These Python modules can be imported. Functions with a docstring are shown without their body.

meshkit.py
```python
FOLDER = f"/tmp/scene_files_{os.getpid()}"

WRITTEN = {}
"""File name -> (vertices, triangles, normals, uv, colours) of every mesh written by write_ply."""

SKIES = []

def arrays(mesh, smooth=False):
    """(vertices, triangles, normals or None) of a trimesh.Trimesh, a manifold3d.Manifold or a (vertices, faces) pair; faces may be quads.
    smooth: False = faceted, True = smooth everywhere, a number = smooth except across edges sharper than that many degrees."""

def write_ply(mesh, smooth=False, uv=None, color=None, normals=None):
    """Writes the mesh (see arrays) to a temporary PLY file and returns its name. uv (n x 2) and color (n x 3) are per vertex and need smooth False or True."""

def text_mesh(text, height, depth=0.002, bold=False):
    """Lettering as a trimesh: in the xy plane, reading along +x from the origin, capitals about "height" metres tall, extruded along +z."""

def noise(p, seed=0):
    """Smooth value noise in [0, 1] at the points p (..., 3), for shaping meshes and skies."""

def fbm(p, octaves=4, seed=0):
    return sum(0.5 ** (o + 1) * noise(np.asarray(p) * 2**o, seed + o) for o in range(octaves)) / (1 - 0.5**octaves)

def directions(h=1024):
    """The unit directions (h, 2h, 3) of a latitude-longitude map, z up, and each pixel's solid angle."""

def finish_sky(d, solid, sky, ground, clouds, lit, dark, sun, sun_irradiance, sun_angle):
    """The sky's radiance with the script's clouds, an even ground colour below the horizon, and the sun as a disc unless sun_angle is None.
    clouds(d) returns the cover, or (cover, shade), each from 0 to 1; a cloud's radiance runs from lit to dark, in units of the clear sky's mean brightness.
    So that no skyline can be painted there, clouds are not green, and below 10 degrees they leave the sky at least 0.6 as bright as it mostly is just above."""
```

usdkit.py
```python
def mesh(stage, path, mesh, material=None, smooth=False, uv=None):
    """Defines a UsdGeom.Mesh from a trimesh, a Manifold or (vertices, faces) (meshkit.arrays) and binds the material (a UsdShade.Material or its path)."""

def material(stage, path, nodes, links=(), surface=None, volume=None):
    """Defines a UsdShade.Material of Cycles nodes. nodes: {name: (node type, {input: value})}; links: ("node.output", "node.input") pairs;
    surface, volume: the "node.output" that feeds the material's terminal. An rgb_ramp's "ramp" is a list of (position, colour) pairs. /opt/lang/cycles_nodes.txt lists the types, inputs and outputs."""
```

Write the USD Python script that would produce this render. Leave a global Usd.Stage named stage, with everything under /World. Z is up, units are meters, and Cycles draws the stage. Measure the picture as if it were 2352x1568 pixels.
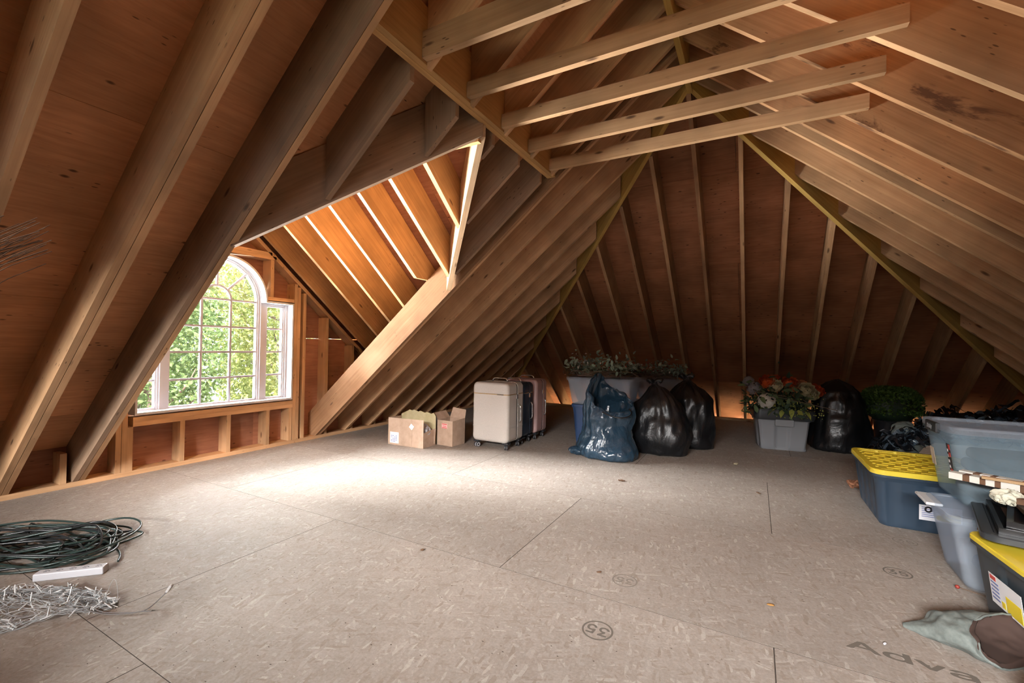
import math, random
import numpy as np, trimesh, usdkit, meshkit
import manifold3d as m3
from shapely.geometry import Polygon, box as sbox, Point, LineString
from shapely.ops import unary_union
from pxr import Usd, UsdGeom, UsdLux, UsdShade, Gf, Sdf, Vt

stage = Usd.Stage.CreateInMemory()
UsdGeom.SetStageUpAxis(stage, UsdGeom.Tokens.z)
UsdGeom.SetStageMetersPerUnit(stage, 1.0)
UsdGeom.Xform.Define(stage, '/World')
rng = random.Random(7)
nrg = np.random.default_rng(11)

# ------------------------------------------------------------------ camera, sky, light, exposure
EYE = (0.0, 0.0, 1.13)
YAW, PITCH, ROLL, FPX = 0.501091686, 0.0127606728, 0.0155145604, 1018.17
EXPOSURE = 1.65
KEY = 42.0            # bright low sky between the trees, shining through the dormer window
KEY_DIR = (0.90, 0.30, -0.42)
KEY_ANGLE = 16.0
HIGH = 6.0           # wide patch of sky above the trees
SUN = 2.0             # sun from over the house onto the trees and lawn
DOME = 0.5
REAR = 85.0          # bright sky seen through the tall rear window
GLOW = 160.0           # sunlit ground in front of the dormer
cam = UsdGeom.Camera.Define(stage, '/World/camera')
cy_, sy_, cp_, sp_ = math.cos(YAW), math.sin(YAW), math.cos(PITCH), math.sin(PITCH)
fwd = np.array([-sy_ * cp_, cy_ * cp_, sp_]); rgt = np.array([cy_, sy_, 0.0]); upv = np.cross(rgt, fwd)
cr_, sr_ = math.cos(ROLL), math.sin(ROLL)
R_, U_ = cr_ * rgt + sr_ * upv, -sr_ * rgt + cr_ * upv
mm = Gf.Matrix4d(*R_, 0, *U_, 0, *(-fwd), 0, *EYE, 1)
cam.AddTransformOp().Set(mm)
cam.CreateHorizontalApertureAttr(36.0); cam.CreateVerticalApertureAttr(24.0)
cam.CreateFocalLengthAttr(FPX * 36.0 / 2352.0)
cam.CreateClippingRangeAttr(Gf.Vec2f(0.05, 1000.0))
cam.CreateExposureAttr(EXPOSURE)

dome = UsdLux.DomeLight.Define(stage, '/World/sky')
dome.CreateIntensityAttr(DOME); dome.CreateColorAttr(Gf.Vec3f(0.86, 0.94, 1.0))


def light_frame(pos, direction):
    d = np.array(direction, float); d /= np.linalg.norm(d)
    z = -d
    x = np.cross([0, 0, 1.0], z); x /= np.linalg.norm(x)
    y = np.cross(z, x)
    return Gf.Matrix4d(*x, 0, *y, 0, *z, 0, *pos, 1)


key = UsdLux.DistantLight.Define(stage, '/World/daylight_key')
key.AddTransformOp().Set(light_frame((-20, 0, 12), KEY_DIR))
key.CreateAngleAttr(KEY_ANGLE); key.CreateIntensityAttr(KEY); key.CreateColorAttr(Gf.Vec3f(1.0, 0.98, 1.0))
high = UsdLux.DistantLight.Define(stage, '/World/high_sky')
high.AddTransformOp().Set(light_frame((-20, 0, 20), (0.80, -0.22, -0.56)))
high.CreateAngleAttr(46.0); high.CreateIntensityAttr(HIGH); high.CreateColorAttr(Gf.Vec3f(0.95, 0.98, 1.0))
sun = UsdLux.DistantLight.Define(stage, '/World/sun')
sun.AddTransformOp().Set(light_frame((20, 0, 30), (-0.62, 0.25, -0.74)))
sun.CreateAngleAttr(0.6); sun.CreateIntensityAttr(SUN / 8.6e-5); sun.CreateColorAttr(Gf.Vec3f(1.0, 0.95, 0.86))


def area(name, pos, direction, w, h, power, col):
    l = UsdLux.RectLight.Define(stage, '/World/' + name)
    l.AddTransformOp().Set(light_frame(pos, direction))
    l.CreateWidthAttr(w); l.CreateHeightAttr(h); l.CreateIntensityAttr(power); l.CreateColorAttr(Gf.Vec3f(*col))


area('rear_sky_light', (-0.9, -6.0, 3.25), (0.0, 0.95, -0.29), 8.0, 0.8, REAR, (1.0, 0.98, 0.96))
area('ground_glow', (-8.2, 2.6, -1.15), (0.93, 0.0, 0.37), 5.5, 2.0, GLOW, (1.0, 0.97, 0.94))

# ------------------------------------------------------------------ helpers
COUNT = {}


def numbered(parent, name):
    k = (parent, name)
    n = COUNT.get(k, 0); COUNT[k] = n + 1
    return f'{parent}/{name}' if n == 0 else f'{parent}/{name}_{n:03d}'


def path(p):
    return p if isinstance(p, str) else str(p.GetPath())


def tag(prim, label=None, cat=None, group=None, kind=None):
    p = prim if isinstance(prim, Usd.Prim) else stage.GetPrimAtPath(path(prim))
    for k, v in (('label', label), ('category', cat), ('group', group), ('kind', kind)):
        if v: p.SetCustomDataByKey(k, v)
    return p


def thing(name, label=None, cat=None, loc=(0, 0, 0), rz=0.0, group=None, kind=None, scale=None):
    x = UsdGeom.Xform.Define(stage, numbered('/World', name))
    if any(loc): x.AddTranslateOp().Set(Gf.Vec3d(*map(float, loc)))
    if rz: x.AddRotateZOp().Set(float(rz))
    if scale: x.AddScaleOp().Set(Gf.Vec3f(*scale))
    return tag(x.GetPrim(), label, cat, group, kind)


def copy_of(src, loc, rz=0.0, label=None, group=None, cat=None, scale=None):
    name = src.GetName()
    was = src.GetCustomData()
    r = thing(name, label or was.get('label'), cat or was.get('category'), loc, rz, group or was.get('group'), None, scale)
    r.GetReferences().AddInternalReference(src.GetPath()); r.SetInstanceable(True)
    return r


def obj(name, mesh, mat, parent='/World', M=None, smooth=None, label=None, cat=None, group=None, kind=None):
    """one Mesh prim; M (4x4) makes the mesh local to that frame, so wood grain follows its first axis"""
    p = numbered(path(parent), name)
    v, f, n = meshkit.arrays(mesh)
    if smooth is None: smooth = 30 if len(f) < 15000 else False
    if M is not None:
        M = np.asarray(M, float)
        v2 = (np.c_[v, np.ones(len(v))] @ np.linalg.inv(M).T)[:, :3]
        g = usdkit.mesh(stage, p, (v2, f), mat, smooth=smooth)
        UsdGeom.Xformable(g).AddTransformOp().Set(Gf.Matrix4d(*M.T.ravel()))
    else:
        g = usdkit.mesh(stage, p, mesh, mat, smooth=smooth)
    return tag(g.GetPrim(), label, cat, group, kind)


def frame(o, d, hint=(0, 0, 1)):
    d = np.array(d, float); d /= np.linalg.norm(d)
    y = np.cross(hint, d); y /= np.linalg.norm(y)
    z = np.cross(d, y)
    M = np.eye(4); M[:3, 0], M[:3, 1], M[:3, 2], M[:3, 3] = d, y, z, o
    return M


cat_ = trimesh.util.concatenate


def bx(lo, hi):
    lo, hi = np.array(lo, float), np.array(hi, float)
    m = trimesh.creation.box(hi - lo); m.apply_translation((lo + hi) / 2)
    return m


def rbox(sx, sy, sz, r=0.01, seg=3):
    """rounded box, base centred on the origin, z up from 0"""
    r = min(r, sx / 2.01, sy / 2.01, sz / 2.01)
    s = m3.Manifold.sphere(r, 4 * seg)
    pts = []
    parts = [s.translate((x * (sx / 2 - r), y * (sy / 2 - r), z)) for x in (-1, 1) for y in (-1, 1) for z in (r, sz - r)]
    return tm(m3.Manifold.batch_hull(parts))


def tm(man):
    k = man.to_mesh()
    return trimesh.Trimesh(np.array(k.vert_properties[:, :3]), np.array(k.tri_verts), process=False)


def rrect(sx, sy, r, seg=6):
    return sbox(-sx / 2 + r, -sy / 2 + r, sx / 2 - r, sy / 2 - r).buffer(r, quad_segs=seg)


def ring_pts(sx, sy, r, seg=6):
    return np.array(rrect(sx, sy, r, seg).exterior.coords)[:-1][::-1]


def loft(rings, cap0=True, cap1=True):
    """rings: list of (n,3) arrays, same n; closed around"""
    n = len(rings[0]); V = np.vstack(rings); F = []
    for k in range(len(rings) - 1):
        a, b = k * n, (k + 1) * n
        for i in range(n):
            j = (i + 1) % n
            F += [[a + i, a + j, b + j], [a + i, b + j, b + i]]
    if cap0:
        c = len(V); V = np.vstack([V, rings[0].mean(0)]); F += [[c, (i + 1) % n, i] for i in range(n)]
    if cap1:
        c = len(V); V = np.vstack([V, rings[-1].mean(0)]); o = (len(rings) - 1) * n; F += [[c, o + i, o + (i + 1) % n] for i in range(n)]
    m = trimesh.Trimesh(V, F, process=False)
    return m


def tube(pts, r, n=6, closed=False):
    pts = np.asarray(pts, float)
    t = np.gradient(pts, axis=0) if not closed else np.roll(pts, -1, 0) - np.roll(pts, 1, 0)
    t /= np.maximum(np.linalg.norm(t, axis=1, keepdims=True), 1e-9)
    a = np.array([0, 0, 1.0]) if abs(t[0][2]) < 0.9 else np.array([1.0, 0, 0])
    rings = []
    for p, d, rr in zip(pts, t, np.broadcast_to(r, len(pts))):
        a = a - d * (a @ d)
        if np.linalg.norm(a) < 1e-6: a = np.cross(d, [0.3, 0.5, 0.8])
        a = a / np.linalg.norm(a); b = np.cross(d, a)
        th = np.arange(n) * 2 * math.pi / n
        rings.append(p + rr * (np.cos(th)[:, None] * a + np.sin(th)[:, None] * b))
    if closed: rings.append(rings[0])
    return loft(rings, not closed, not closed)


def spline(ctrl, n):
    from scipy.interpolate import CubicSpline
    c = np.asarray(ctrl, float)
    s = np.r_[0, np.cumsum(np.linalg.norm(np.diff(c, axis=0), axis=1))]
    return CubicSpline(s, c)(np.linspace(0, s[-1], n))


def rot(mesh, ang, axis, pt=(0, 0, 0)):
    mesh.apply_transform(trimesh.transformations.rotation_matrix(ang, axis, pt)); return mesh


def mv(mesh, x=0, y=0, z=0):
    mesh.apply_translation((x, y, z)); return mesh


# ------------------------------------------------------------------ materials
def mat(name, nodes, links, surface='p.BSDF'):
    return usdkit.material(stage, '/World/Looks/' + name, nodes, links, surface=surface)


def plain(name, col, rough=0.5, **kw):
    return mat(name, {'p': ('principled_bsdf', dict(base_color=col, roughness=rough, **kw))}, [])


def speckled(name, c0, c1, scale=6.0, rough=0.6, bump=0.1, detail=4, dist=0.01, **kw):
    return mat(name, {
        'tc': ('texture_coordinate', {}), 'n': ('noise_texture', dict(scale=scale, detail=detail, roughness=0.6)),
        'r': ('rgb_ramp', dict(ramp=[(0.3, c0), (0.7, c1)])),
        'b': ('bump', dict(strength=bump, distance=dist)),
        'p': ('principled_bsdf', dict(roughness=rough, **kw))},
        [('tc.object', 'n.vector'), ('n.fac', 'r.fac'), ('r.color', 'p.base_color'), ('n.fac', 'b.height'), ('b.normal', 'p.normal')])


def wood(name, dark, light, knot, grain=(1.0, 26, 26), knot_scale=(2.0, 6.5, 6.5), knot_size=0.10, vary=(0.82, 1.12), rough=0.75, bump=0.15, blotch=0.35, specks=0.0, stain=0.0):
    nodes = {
        'tc': ('texture_coordinate', {}), 'oi': ('object_info', {}),
        'm1': ('math', dict(math_type='multiply', value2=61.7)), 'm2': ('math', dict(math_type='multiply', value2=133.1)),
        'cx': ('combine_xyz', {}), 'add': ('vector_math', dict(math_type='add')),
        'mg': ('mapping', dict(scale=grain)), 'ng': ('noise_texture', dict(scale=1.0, detail=5, roughness=0.65, distortion=0.4)),
        'mk': ('mapping', dict(scale=knot_scale)), 'vk': ('voronoi_texture', dict(feature='f1', scale=1.0, randomness=1.0)),
        'nb': ('noise_texture', dict(scale=1.7, detail=3, roughness=0.6)),
        'rg': ('rgb_ramp', dict(ramp=[(0.25, dark), (0.72, light)])),
        'rk': ('rgb_ramp', dict(ramp=[(0.0, (1, 1, 1)), (knot_size * 0.55, (0.75, 0.75, 0.75)), (knot_size, (0, 0, 0))])),
        'mixk': ('mix_color', dict(blend_type='mix', b=knot)),
        'mb': ('map_range', dict(from_min=0.3, from_max=0.7, to_min=1 - blotch, to_max=1 + blotch * 0.4)),
        'mr': ('map_range', dict(from_min=0.0, from_max=1.0, to_min=vary[0], to_max=vary[1])),
        'mm': ('math', dict(math_type='multiply')),
        'hs': ('hsv', dict(hue=0.5, saturation=1.0, fac=1.0)),
        'b': ('bump', dict(strength=bump, distance=0.004)),
        'p': ('principled_bsdf', dict(roughness=rough, specular_ior_level=0.25)),
    }
    links = [('oi.random', 'm1.value1'), ('oi.random', 'm2.value1'), ('m1.value', 'cx.x'), ('m2.value', 'cx.y'), ('m1.value', 'cx.z'),
             ('tc.object', 'add.vector1'), ('cx.vector', 'add.vector2'),
             ('add.vector', 'mg.vector'), ('mg.vector', 'ng.vector'), ('add.vector', 'mk.vector'), ('mk.vector', 'vk.vector'), ('add.vector', 'nb.vector'),
             ('ng.fac', 'rg.fac'), ('vk.distance', 'rk.fac'), ('rg.color', 'mixk.a'), ('rk.color', 'mixk.fac'),
             ('nb.fac', 'mb.value'), ('oi.random', 'mr.value'), ('mb.result', 'mm.value1'), ('mr.result', 'mm.value2'),
             ('mixk.result', 'hs.color'), ('mm.value', 'hs.value'), ('hs.color', 'p.base_color'),
             ('ng.fac', 'b.height'), ('b.normal', 'p.normal')]
    if specks:
        nodes['ms'] = ('mapping', dict(scale=(9, 34, 34))); nodes['vs'] = ('voronoi_texture', dict(feature='f1', scale=1.0))
        nodes['rs'] = ('rgb_ramp', dict(ramp=[(0.0, (specks,) * 3), (0.09, (specks,) * 3), (0.14, (0, 0, 0))]))
        nodes['ns'] = ('noise_texture', dict(scale=2.6, detail=2)); nodes['rs2'] = ('rgb_ramp', dict(ramp=[(0.5, (0, 0, 0)), (0.62, (1, 1, 1))]))
        nodes['ml'] = ('mix_color', dict(blend_type='multiply', fac=1.0)); nodes['mix2'] = ('mix_color', dict(blend_type='mix', b=(knot[0] * .5, knot[1] * .5, knot[2] * .5)))
        links.remove(('mixk.result', 'hs.color'))
        links += [('add.vector', 'ms.vector'), ('ms.vector', 'vs.vector'), ('vs.distance', 'rs.fac'), ('add.vector', 'ns.vector'), ('ns.fac', 'rs2.fac'),
                  ('rs.color', 'ml.a'), ('rs2.color', 'ml.b'), ('ml.result', 'mix2.fac'), ('mixk.result', 'mix2.a'), ('mix2.result', 'hs.color')]
    if stain:
        last = [l for l in links if l[1] == 'hs.color'][0]; links.remove(last)
        nodes['mw'] = ('mapping', dict(scale=(1.6, 5, 5))); nodes['nw'] = ('noise_texture', dict(scale=1.0, detail=6, roughness=0.68, distortion=0.6))
        nodes['rw'] = ('rgb_ramp', dict(ramp=[(0.0, (0, 0, 0)), (0.60, (0, 0, 0)), (0.66, (stain,) * 3), (1.0, (stain,) * 3)])); nodes['mixw'] = ('mix_color', dict(blend_type='mix', b=(0.085, 0.035, 0.022)))
        links += [('add.vector', 'mw.vector'), ('mw.vector', 'nw.vector'), ('nw.fac', 'rw.fac'), (last[0], 'mixw.a'), ('rw.color', 'mixw.fac'), ('mixw.result', 'hs.color')]
    return mat(name, nodes, links)


K1 = dict(grain=(1.3, 48, 48), knot_scale=(2.6, 8.5, 8.5), knot_size=0.115, specks=0.7)
LUMBER = wood('framing_lumber', (0.45, 0.252, 0.125), (0.60, 0.365, 0.195), (0.10, 0.045, 0.022), **K1)
LUMBER_BROWN = wood('brown_lumber', (0.26, 0.135, 0.066), (0.42, 0.235, 0.122), (0.09, 0.04, 0.02), **K1)
LUMBER_STAIN = wood('stained_lumber', (0.33, 0.165, 0.075), (0.50, 0.28, 0.14), (0.09, 0.04, 0.02), stain=0.75, **K1)
LUMBER_ORANGE = wood('dormer_lumber', (0.40, 0.205, 0.083), (0.60, 0.335, 0.145), (0.14, 0.055, 0.02), **K1)
LUMBER_GREY = wood('weathered_lumber', (0.27, 0.172, 0.108), (0.40, 0.265, 0.172), (0.06, 0.04, 0.03), **K1)
LUMBER_PALE = wood('pale_lumber', (0.46, 0.29, 0.16), (0.62, 0.43, 0.27), (0.20, 0.10, 0.05), **K1)
LVL = wood('laminated_beam', (0.40, 0.21, 0.075), (0.55, 0.31, 0.12), (0.3, 0.15, 0.05), grain=(2.5, 60, 60), knot_size=0.02, blotch=0.2)
HIP = wood('hip_beam', (0.36, 0.21, 0.055), (0.50, 0.32, 0.09), (0.25, 0.15, 0.04), grain=(2, 60, 60), knot_size=0.02, blotch=0.15)
PLY = wood('roof_plywood', (0.50, 0.222, 0.100), (0.66, 0.325, 0.155), (0.08, 0.03, 0.016), grain=(4.5, 48, 48), knot_scale=(4.5, 10.0, 10.0), knot_size=0.10, vary=(0.88, 1.12), blotch=0.35, specks=0.9, bump=.08)
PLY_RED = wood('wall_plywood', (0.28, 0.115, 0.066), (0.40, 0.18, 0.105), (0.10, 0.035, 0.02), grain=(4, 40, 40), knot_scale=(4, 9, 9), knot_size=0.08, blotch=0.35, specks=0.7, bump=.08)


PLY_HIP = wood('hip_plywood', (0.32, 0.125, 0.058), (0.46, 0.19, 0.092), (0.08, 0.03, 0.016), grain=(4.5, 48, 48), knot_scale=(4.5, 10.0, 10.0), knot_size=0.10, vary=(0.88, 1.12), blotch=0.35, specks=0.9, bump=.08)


def osb():
    nodes = {
        'tc': ('texture_coordinate', {}), 'oi': ('object_info', {}), 'm1': ('math', dict(math_type='multiply', value2=47.3)), 'cx': ('combine_xyz', {}),
        'add': ('vector_math', dict(math_type='add')),
        'nw': ('noise_texture', dict(scale=2.2, detail=2)), 'sc': ('vector_math', dict(math_type='scale', scale=0.10)), 'wp': ('vector_math', dict(math_type='add')),
        'b': ('bump', dict(strength=0.25, distance=0.003)), 'p': ('principled_bsdf', dict(roughness=0.72, specular_ior_level=0.3)),
        'big': ('noise_texture', dict(scale=0.9, detail=4, roughness=0.6)),
        'fine': ('noise_texture', dict(scale=90, detail=3, roughness=0.7)),
    }
    links = [('oi.random', 'm1.value1'), ('m1.value', 'cx.x'), ('m1.value', 'cx.y'), ('tc.object', 'add.vector1'), ('cx.vector', 'add.vector2'),
             ('add.vector', 'nw.vector'), ('nw.color', 'sc.vector1'), ('add.vector', 'wp.vector1'), ('sc.vector', 'wp.vector2'), ('add.vector', 'big.vector'), ('add.vector', 'fine.vector')]
    prev = None
    for i, (ang, s) in enumerate(((0.12, (16, 85, 1)), (0.75, (20, 76, 1)), (-0.5, (15, 100, 1)), (1.4, (24, 80, 1)))):
        nodes[f'mr{i}'] = ('mapping', dict(rotation=(0, 0, ang))); nodes[f'ms{i}'] = ('mapping', dict(scale=s, location=(i * 3.3, i * 7.7, i)))
        nodes[f'v{i}'] = ('voronoi_texture', dict(feature='f1', scale=1.0, dimensions='3D'))
        nodes[f'sp{i}'] = ('separate_color', dict(color_type='rgb'))
        links += [('wp.vector', f'mr{i}.vector'), (f'mr{i}.vector', f'ms{i}.vector'), (f'ms{i}.vector', f'v{i}.vector'), (f'v{i}.color', f'sp{i}.color')]
        if i == 0: prev = 'sp0.r'
        else:
            nodes[f'gt{i}'] = ('math', dict(math_type='less_than', value2=0.42)); nodes[f'mx{i}'] = ('mix_float', {})
            links += [(f'sp{i}.g', f'gt{i}.value1'), (f'gt{i}.value', f'mx{i}.fac'), (prev, f'mx{i}.a'), (f'sp{i}.r', f'mx{i}.b')]
            prev = f'mx{i}.result'
    nodes['rp'] = ('rgb_ramp', dict(ramp=[(0.0, (0.275, 0.23, 0.192)), (0.12, (0.308, 0.264, 0.228)), (0.55, (0.328, 0.286, 0.251)), (0.9, (0.352, 0.309, 0.274)), (1.0, (0.42, 0.38, 0.34))]))
    nodes['mb'] = ('map_range', dict(from_min=0.3, from_max=0.7, to_min=0.86, to_max=1.08)); nodes['hs'] = ('hsv', dict(hue=0.5, saturation=1.0, fac=1.0))
    nodes['mf'] = ('map_range', dict(from_min=0.25, from_max=0.75, to_min=0.8, to_max=1.12)); nodes['mul'] = ('math', dict(math_type='multiply'))
    # small dark specks (bark, glue, dirt)
    nodes['mk'] = ('mapping', dict(scale=(16, 30, 1))); nodes['vk'] = ('voronoi_texture', dict(feature='f1', scale=1.0))
    nodes['rk'] = ('rgb_ramp', dict(ramp=[(0.0, (1, 1, 1)), (0.045, (1, 1, 1)), (0.075, (0, 0, 0))]))
    nodes['mixk'] = ('mix_color', dict(b=(0.06, 0.04, 0.028)))
    links += [(prev, 'rp.fac'), ('big.fac', 'mb.value'), ('fine.fac', 'mf.value'), ('mb.result', 'mul.value1'), ('mf.result', 'mul.value2'), ('rp.color', 'hs.color'), ('mul.value', 'hs.value'),
              ('wp.vector', 'mk.vector'), ('mk.vector', 'vk.vector'), ('vk.distance', 'rk.fac'), ('rk.color', 'mixk.fac'), ('hs.color', 'mixk.a'),
              ('mixk.result', 'p.base_color'), (prev, 'b.height'), ('b.normal', 'p.normal')]
    return mat('osb', nodes, links)


OSB = osb()
WHITE = plain('white_vinyl', (0.52, 0.51, 0.55), 0.35)
JAMB = plain('white_paint', (0.55, 0.545, 0.57), 0.45)
GLASS = mat('window_glass', {'f': ('fresnel', dict(IOR=1.45)), 't': ('transparent_bsdf', dict(color=(0.97, 0.98, 0.97))), 'g': ('glossy_bsdf', dict(roughness=0.02)), 'm': ('mix_closure', {})},
            [('f.fac', 'm.fac'), ('t.BSDF', 'm.closure1'), ('g.BSDF', 'm.closure2')], surface='m.closure')
STAMP = plain('stamp_ink', (0.13, 0.112, 0.094), 0.8); STAMP_FAINT = plain('stamp_ink_faint', (0.21, 0.182, 0.155), 0.8)
METAL = plain('galvanised', (0.55, 0.55, 0.55), 0.35, metallic=1.0)
# ------------------------------------------------------------------ the attic: framing measured in metres
T = 10 / 12
XL, XR, YE = -4.65, 3.641, 4.04            # where the rafter undersides meet the floor left and right; ridge end
ZR = 3.4544; RX = -0.5045                  # apex of the undersides
DV = 0.372                                 # vertical depth of a rafter
Y0 = -2.2                                  # rear gable wall
zl = lambda x: T * (x - XL)
zrt = lambda x: T * (XR - x)
zh = lambda y: ZR - T * (y - YE)
YD, ZD = 2.48, 2.55                        # dormer ridge
zd = lambda y: ZD - T * abs(y - YD)
BXo, BXi = -1.609, -1.533                  # header beam faces
TW = 0.038

ceiling = thing('ceiling', 'open rafter roof of lumber and bare plywood with a dormer over the arched window', None, kind='structure')
ceiling_pieces = {}


def vprism(o, u, poly, t):
    """polygon in (s, z) of the vertical plane through plan point o along u, extruded by t along u x z"""
    m = trimesh.creation.extrude_polygon(Polygon(poly), t, engine='earcut')
    v = np.array(m.vertices); u = np.array(u, float); w = np.array([u[1], -u[0]])
    P = np.c_[o[0] + v[:, 0] * u[0] + v[:, 2] * w[0], o[1] + v[:, 0] * u[1] + v[:, 2] * w[1], v[:, 1]]
    r = trimesh.Trimesh(P, m.faces, process=False)
    if r.volume < 0: r.invert()
    return r


def board(name, o, u, poly, t, mat_, parent=None, d=None, label=None):
    m = vprism(o, u, poly, t)
    if d is None:
        a, b = np.array(poly[0]), np.array(poly[-1])
        e = max(((np.array(poly[i]), np.array(poly[(i + 1) % len(poly)])) for i in range(len(poly))), key=lambda q: np.linalg.norm(q[1] - q[0]))
        s = e[1] - e[0]; d = (s[0] * u[0], s[0] * u[1], s[1])
        if abs(d[2]) < 1e-9 and abs(d[0]) < 1e-9 and abs(d[1]) < 1e-9: d = (1, 0, 0)
    hint = (0, 0, 1) if abs(d[2]) < 0.95 * np.linalg.norm(d) else (0, 1, 0)
    return obj(name, m, mat_, parent if parent is not None else ceiling, frame(m.vertices.mean(0), d, hint), label=label)


def left_rafter(y1, x0=None, x1=RX - 0.021, mat_=None, n=1, name='rafter'):
    """board(s) whose far face is at y1"""
    for k in range(n):
        y = y1 - k * TW
        if x0 is None:
            poly = [(XL - 0.005, zl(XL - 0.005)), (x1, zl(x1)), (x1, zl(x1) + DV), (-5.15, zl(-5.15) + DV), (-5.15, zl(-5.15) + DV - .1), (-4.80, 0.0)]
        else:
            poly = [(x0, zl(x0)), (x1, zl(x1)), (x1, zl(x1) + DV), (x0, zl(x0) + DV)]
        board(name, (0, y), (1, 0), poly, TW - 0.003, (mat_[k] if isinstance(mat_, (list, tuple)) else mat_) or LUMBER)


def right_rafter(y1, x0=RX + 0.021, x1=4.15, mat_=None, name='rafter'):
    poly = [(x0, zrt(x0)), (XR, 0), (XR + .3, -0.0), (x1, zrt(x1) + DV - .08), (x1, zrt(x1) + DV), (x0, zrt(x0) + DV)]
    board(name, (0, y1), (1, 0), poly, TW, mat_ or LUMBER)


STEP = 0.4
# left slope
left_rafter(0.578, mat_=LUMBER); left_rafter(1.055, n=2); left_rafter(1.462, n=2, mat_=[LUMBER, LUMBER_GREY])
for k in range(1, 12): left_rafter(0.578 - k * STEP)
for y1 in (1.850, 2.258, 2.674, 3.083, 3.476): left_rafter(y1, x0=BXi, name='rafter')
left_rafter(3.616, n=1, mat_=LUMBER); left_rafter(3.578, n=1, mat_=LUMBER_BROWN)
for y1 in (4.018,): left_rafter(y1)
for k in range(1, 11):
    y1 = 4.018 + k * 0.398
    xe = RX - (y1 - YE) - 0.02
    if xe > XL + 0.15: left_rafter(y1, x1=xe)
# cripple rafters between header beam and dormer valleys
for y1, side in ((1.804, -1), (2.212, -1), (2.640, 1), (3.022, 1), (3.42, 1)):
    xv = BXo - (abs((y1 if side < 0 else y1 - TW) - YD)) + 0.03
    left_rafter(y1, x0=xv, x1=BXo, mat_=LUMBER_GREY, name='cripple_rafter')
# right slope
for y1 in (2.25, 2.674, 3.083, 3.476, 3.845, 4.045): right_rafter(y1, mat_=LUMBER_STAIN if y1 in (2.25, 3.083, 3.476, 3.845) else LUMBER)
for k in range(1, 16): right_rafter(2.25 - k * STEP)
for k, y1 in enumerate((4.49, 4.865, 5.245, 5.645, 6.035, 6.47, 6.86, 7.26, 7.66)):
    xs = RX + (y1 - TW - YE) + 0.03
    right_rafter(y1, x0=xs)
# hip end
for k in range(-9, 10):
    xr = -0.11 + 0.4 * k
    ys = YE + max(abs(xr - RX), abs(xr - TW - RX)) + 0.035
    if ys > 8.0: continue
    poly = [(ys, zh(ys)), (8.185, 0), (8.185 + .16, 0.0), (8.75, zh(8.75) + DV - .1), (8.75, zh(8.75) + DV), (ys, zh(ys) + DV)]
    board('rafter', (xr - TW, 0), (0, 1), poly, TW, LUMBER_BROWN if k % 2 else LUMBER)
# ridge, hips
board('ridge_board', (RX - 0.021, 0), (0, 1), [(Y0, ZR - 0.12), (YE, ZR - 0.12), (YE, ZR + 0.36), (Y0, ZR + 0.36)], 0.042, HIP)
for sg in (-1, 1):
    u = np.array([sg, 1.0]) / math.sqrt(2); L = 4.22 * math.sqrt(2); ts = T / math.sqrt(2)
    w = np.array([u[1], -u[0]]) * 0.022
    zz = lambda s, dz: ZR - ts * s + dz
    drop = -0.085 if sg > 0 else -0.04
    board('hip_rafter', (RX - w[0], YE - w[1]), u, [(0, zz(0, drop)), (L, zz(L, drop)), (L, zz(L, DV)), (0, zz(0, DV))], 0.044, HIP)
# header beam, two plies
for k in range(2):
    board('header_beam', (BXo + k * 0.038, 0), (0, 1), [(1.463, 2.615), (3.539, 2.615), (3.539, 2.925), (1.463, 2.925)], 0.0365, LVL)
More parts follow.
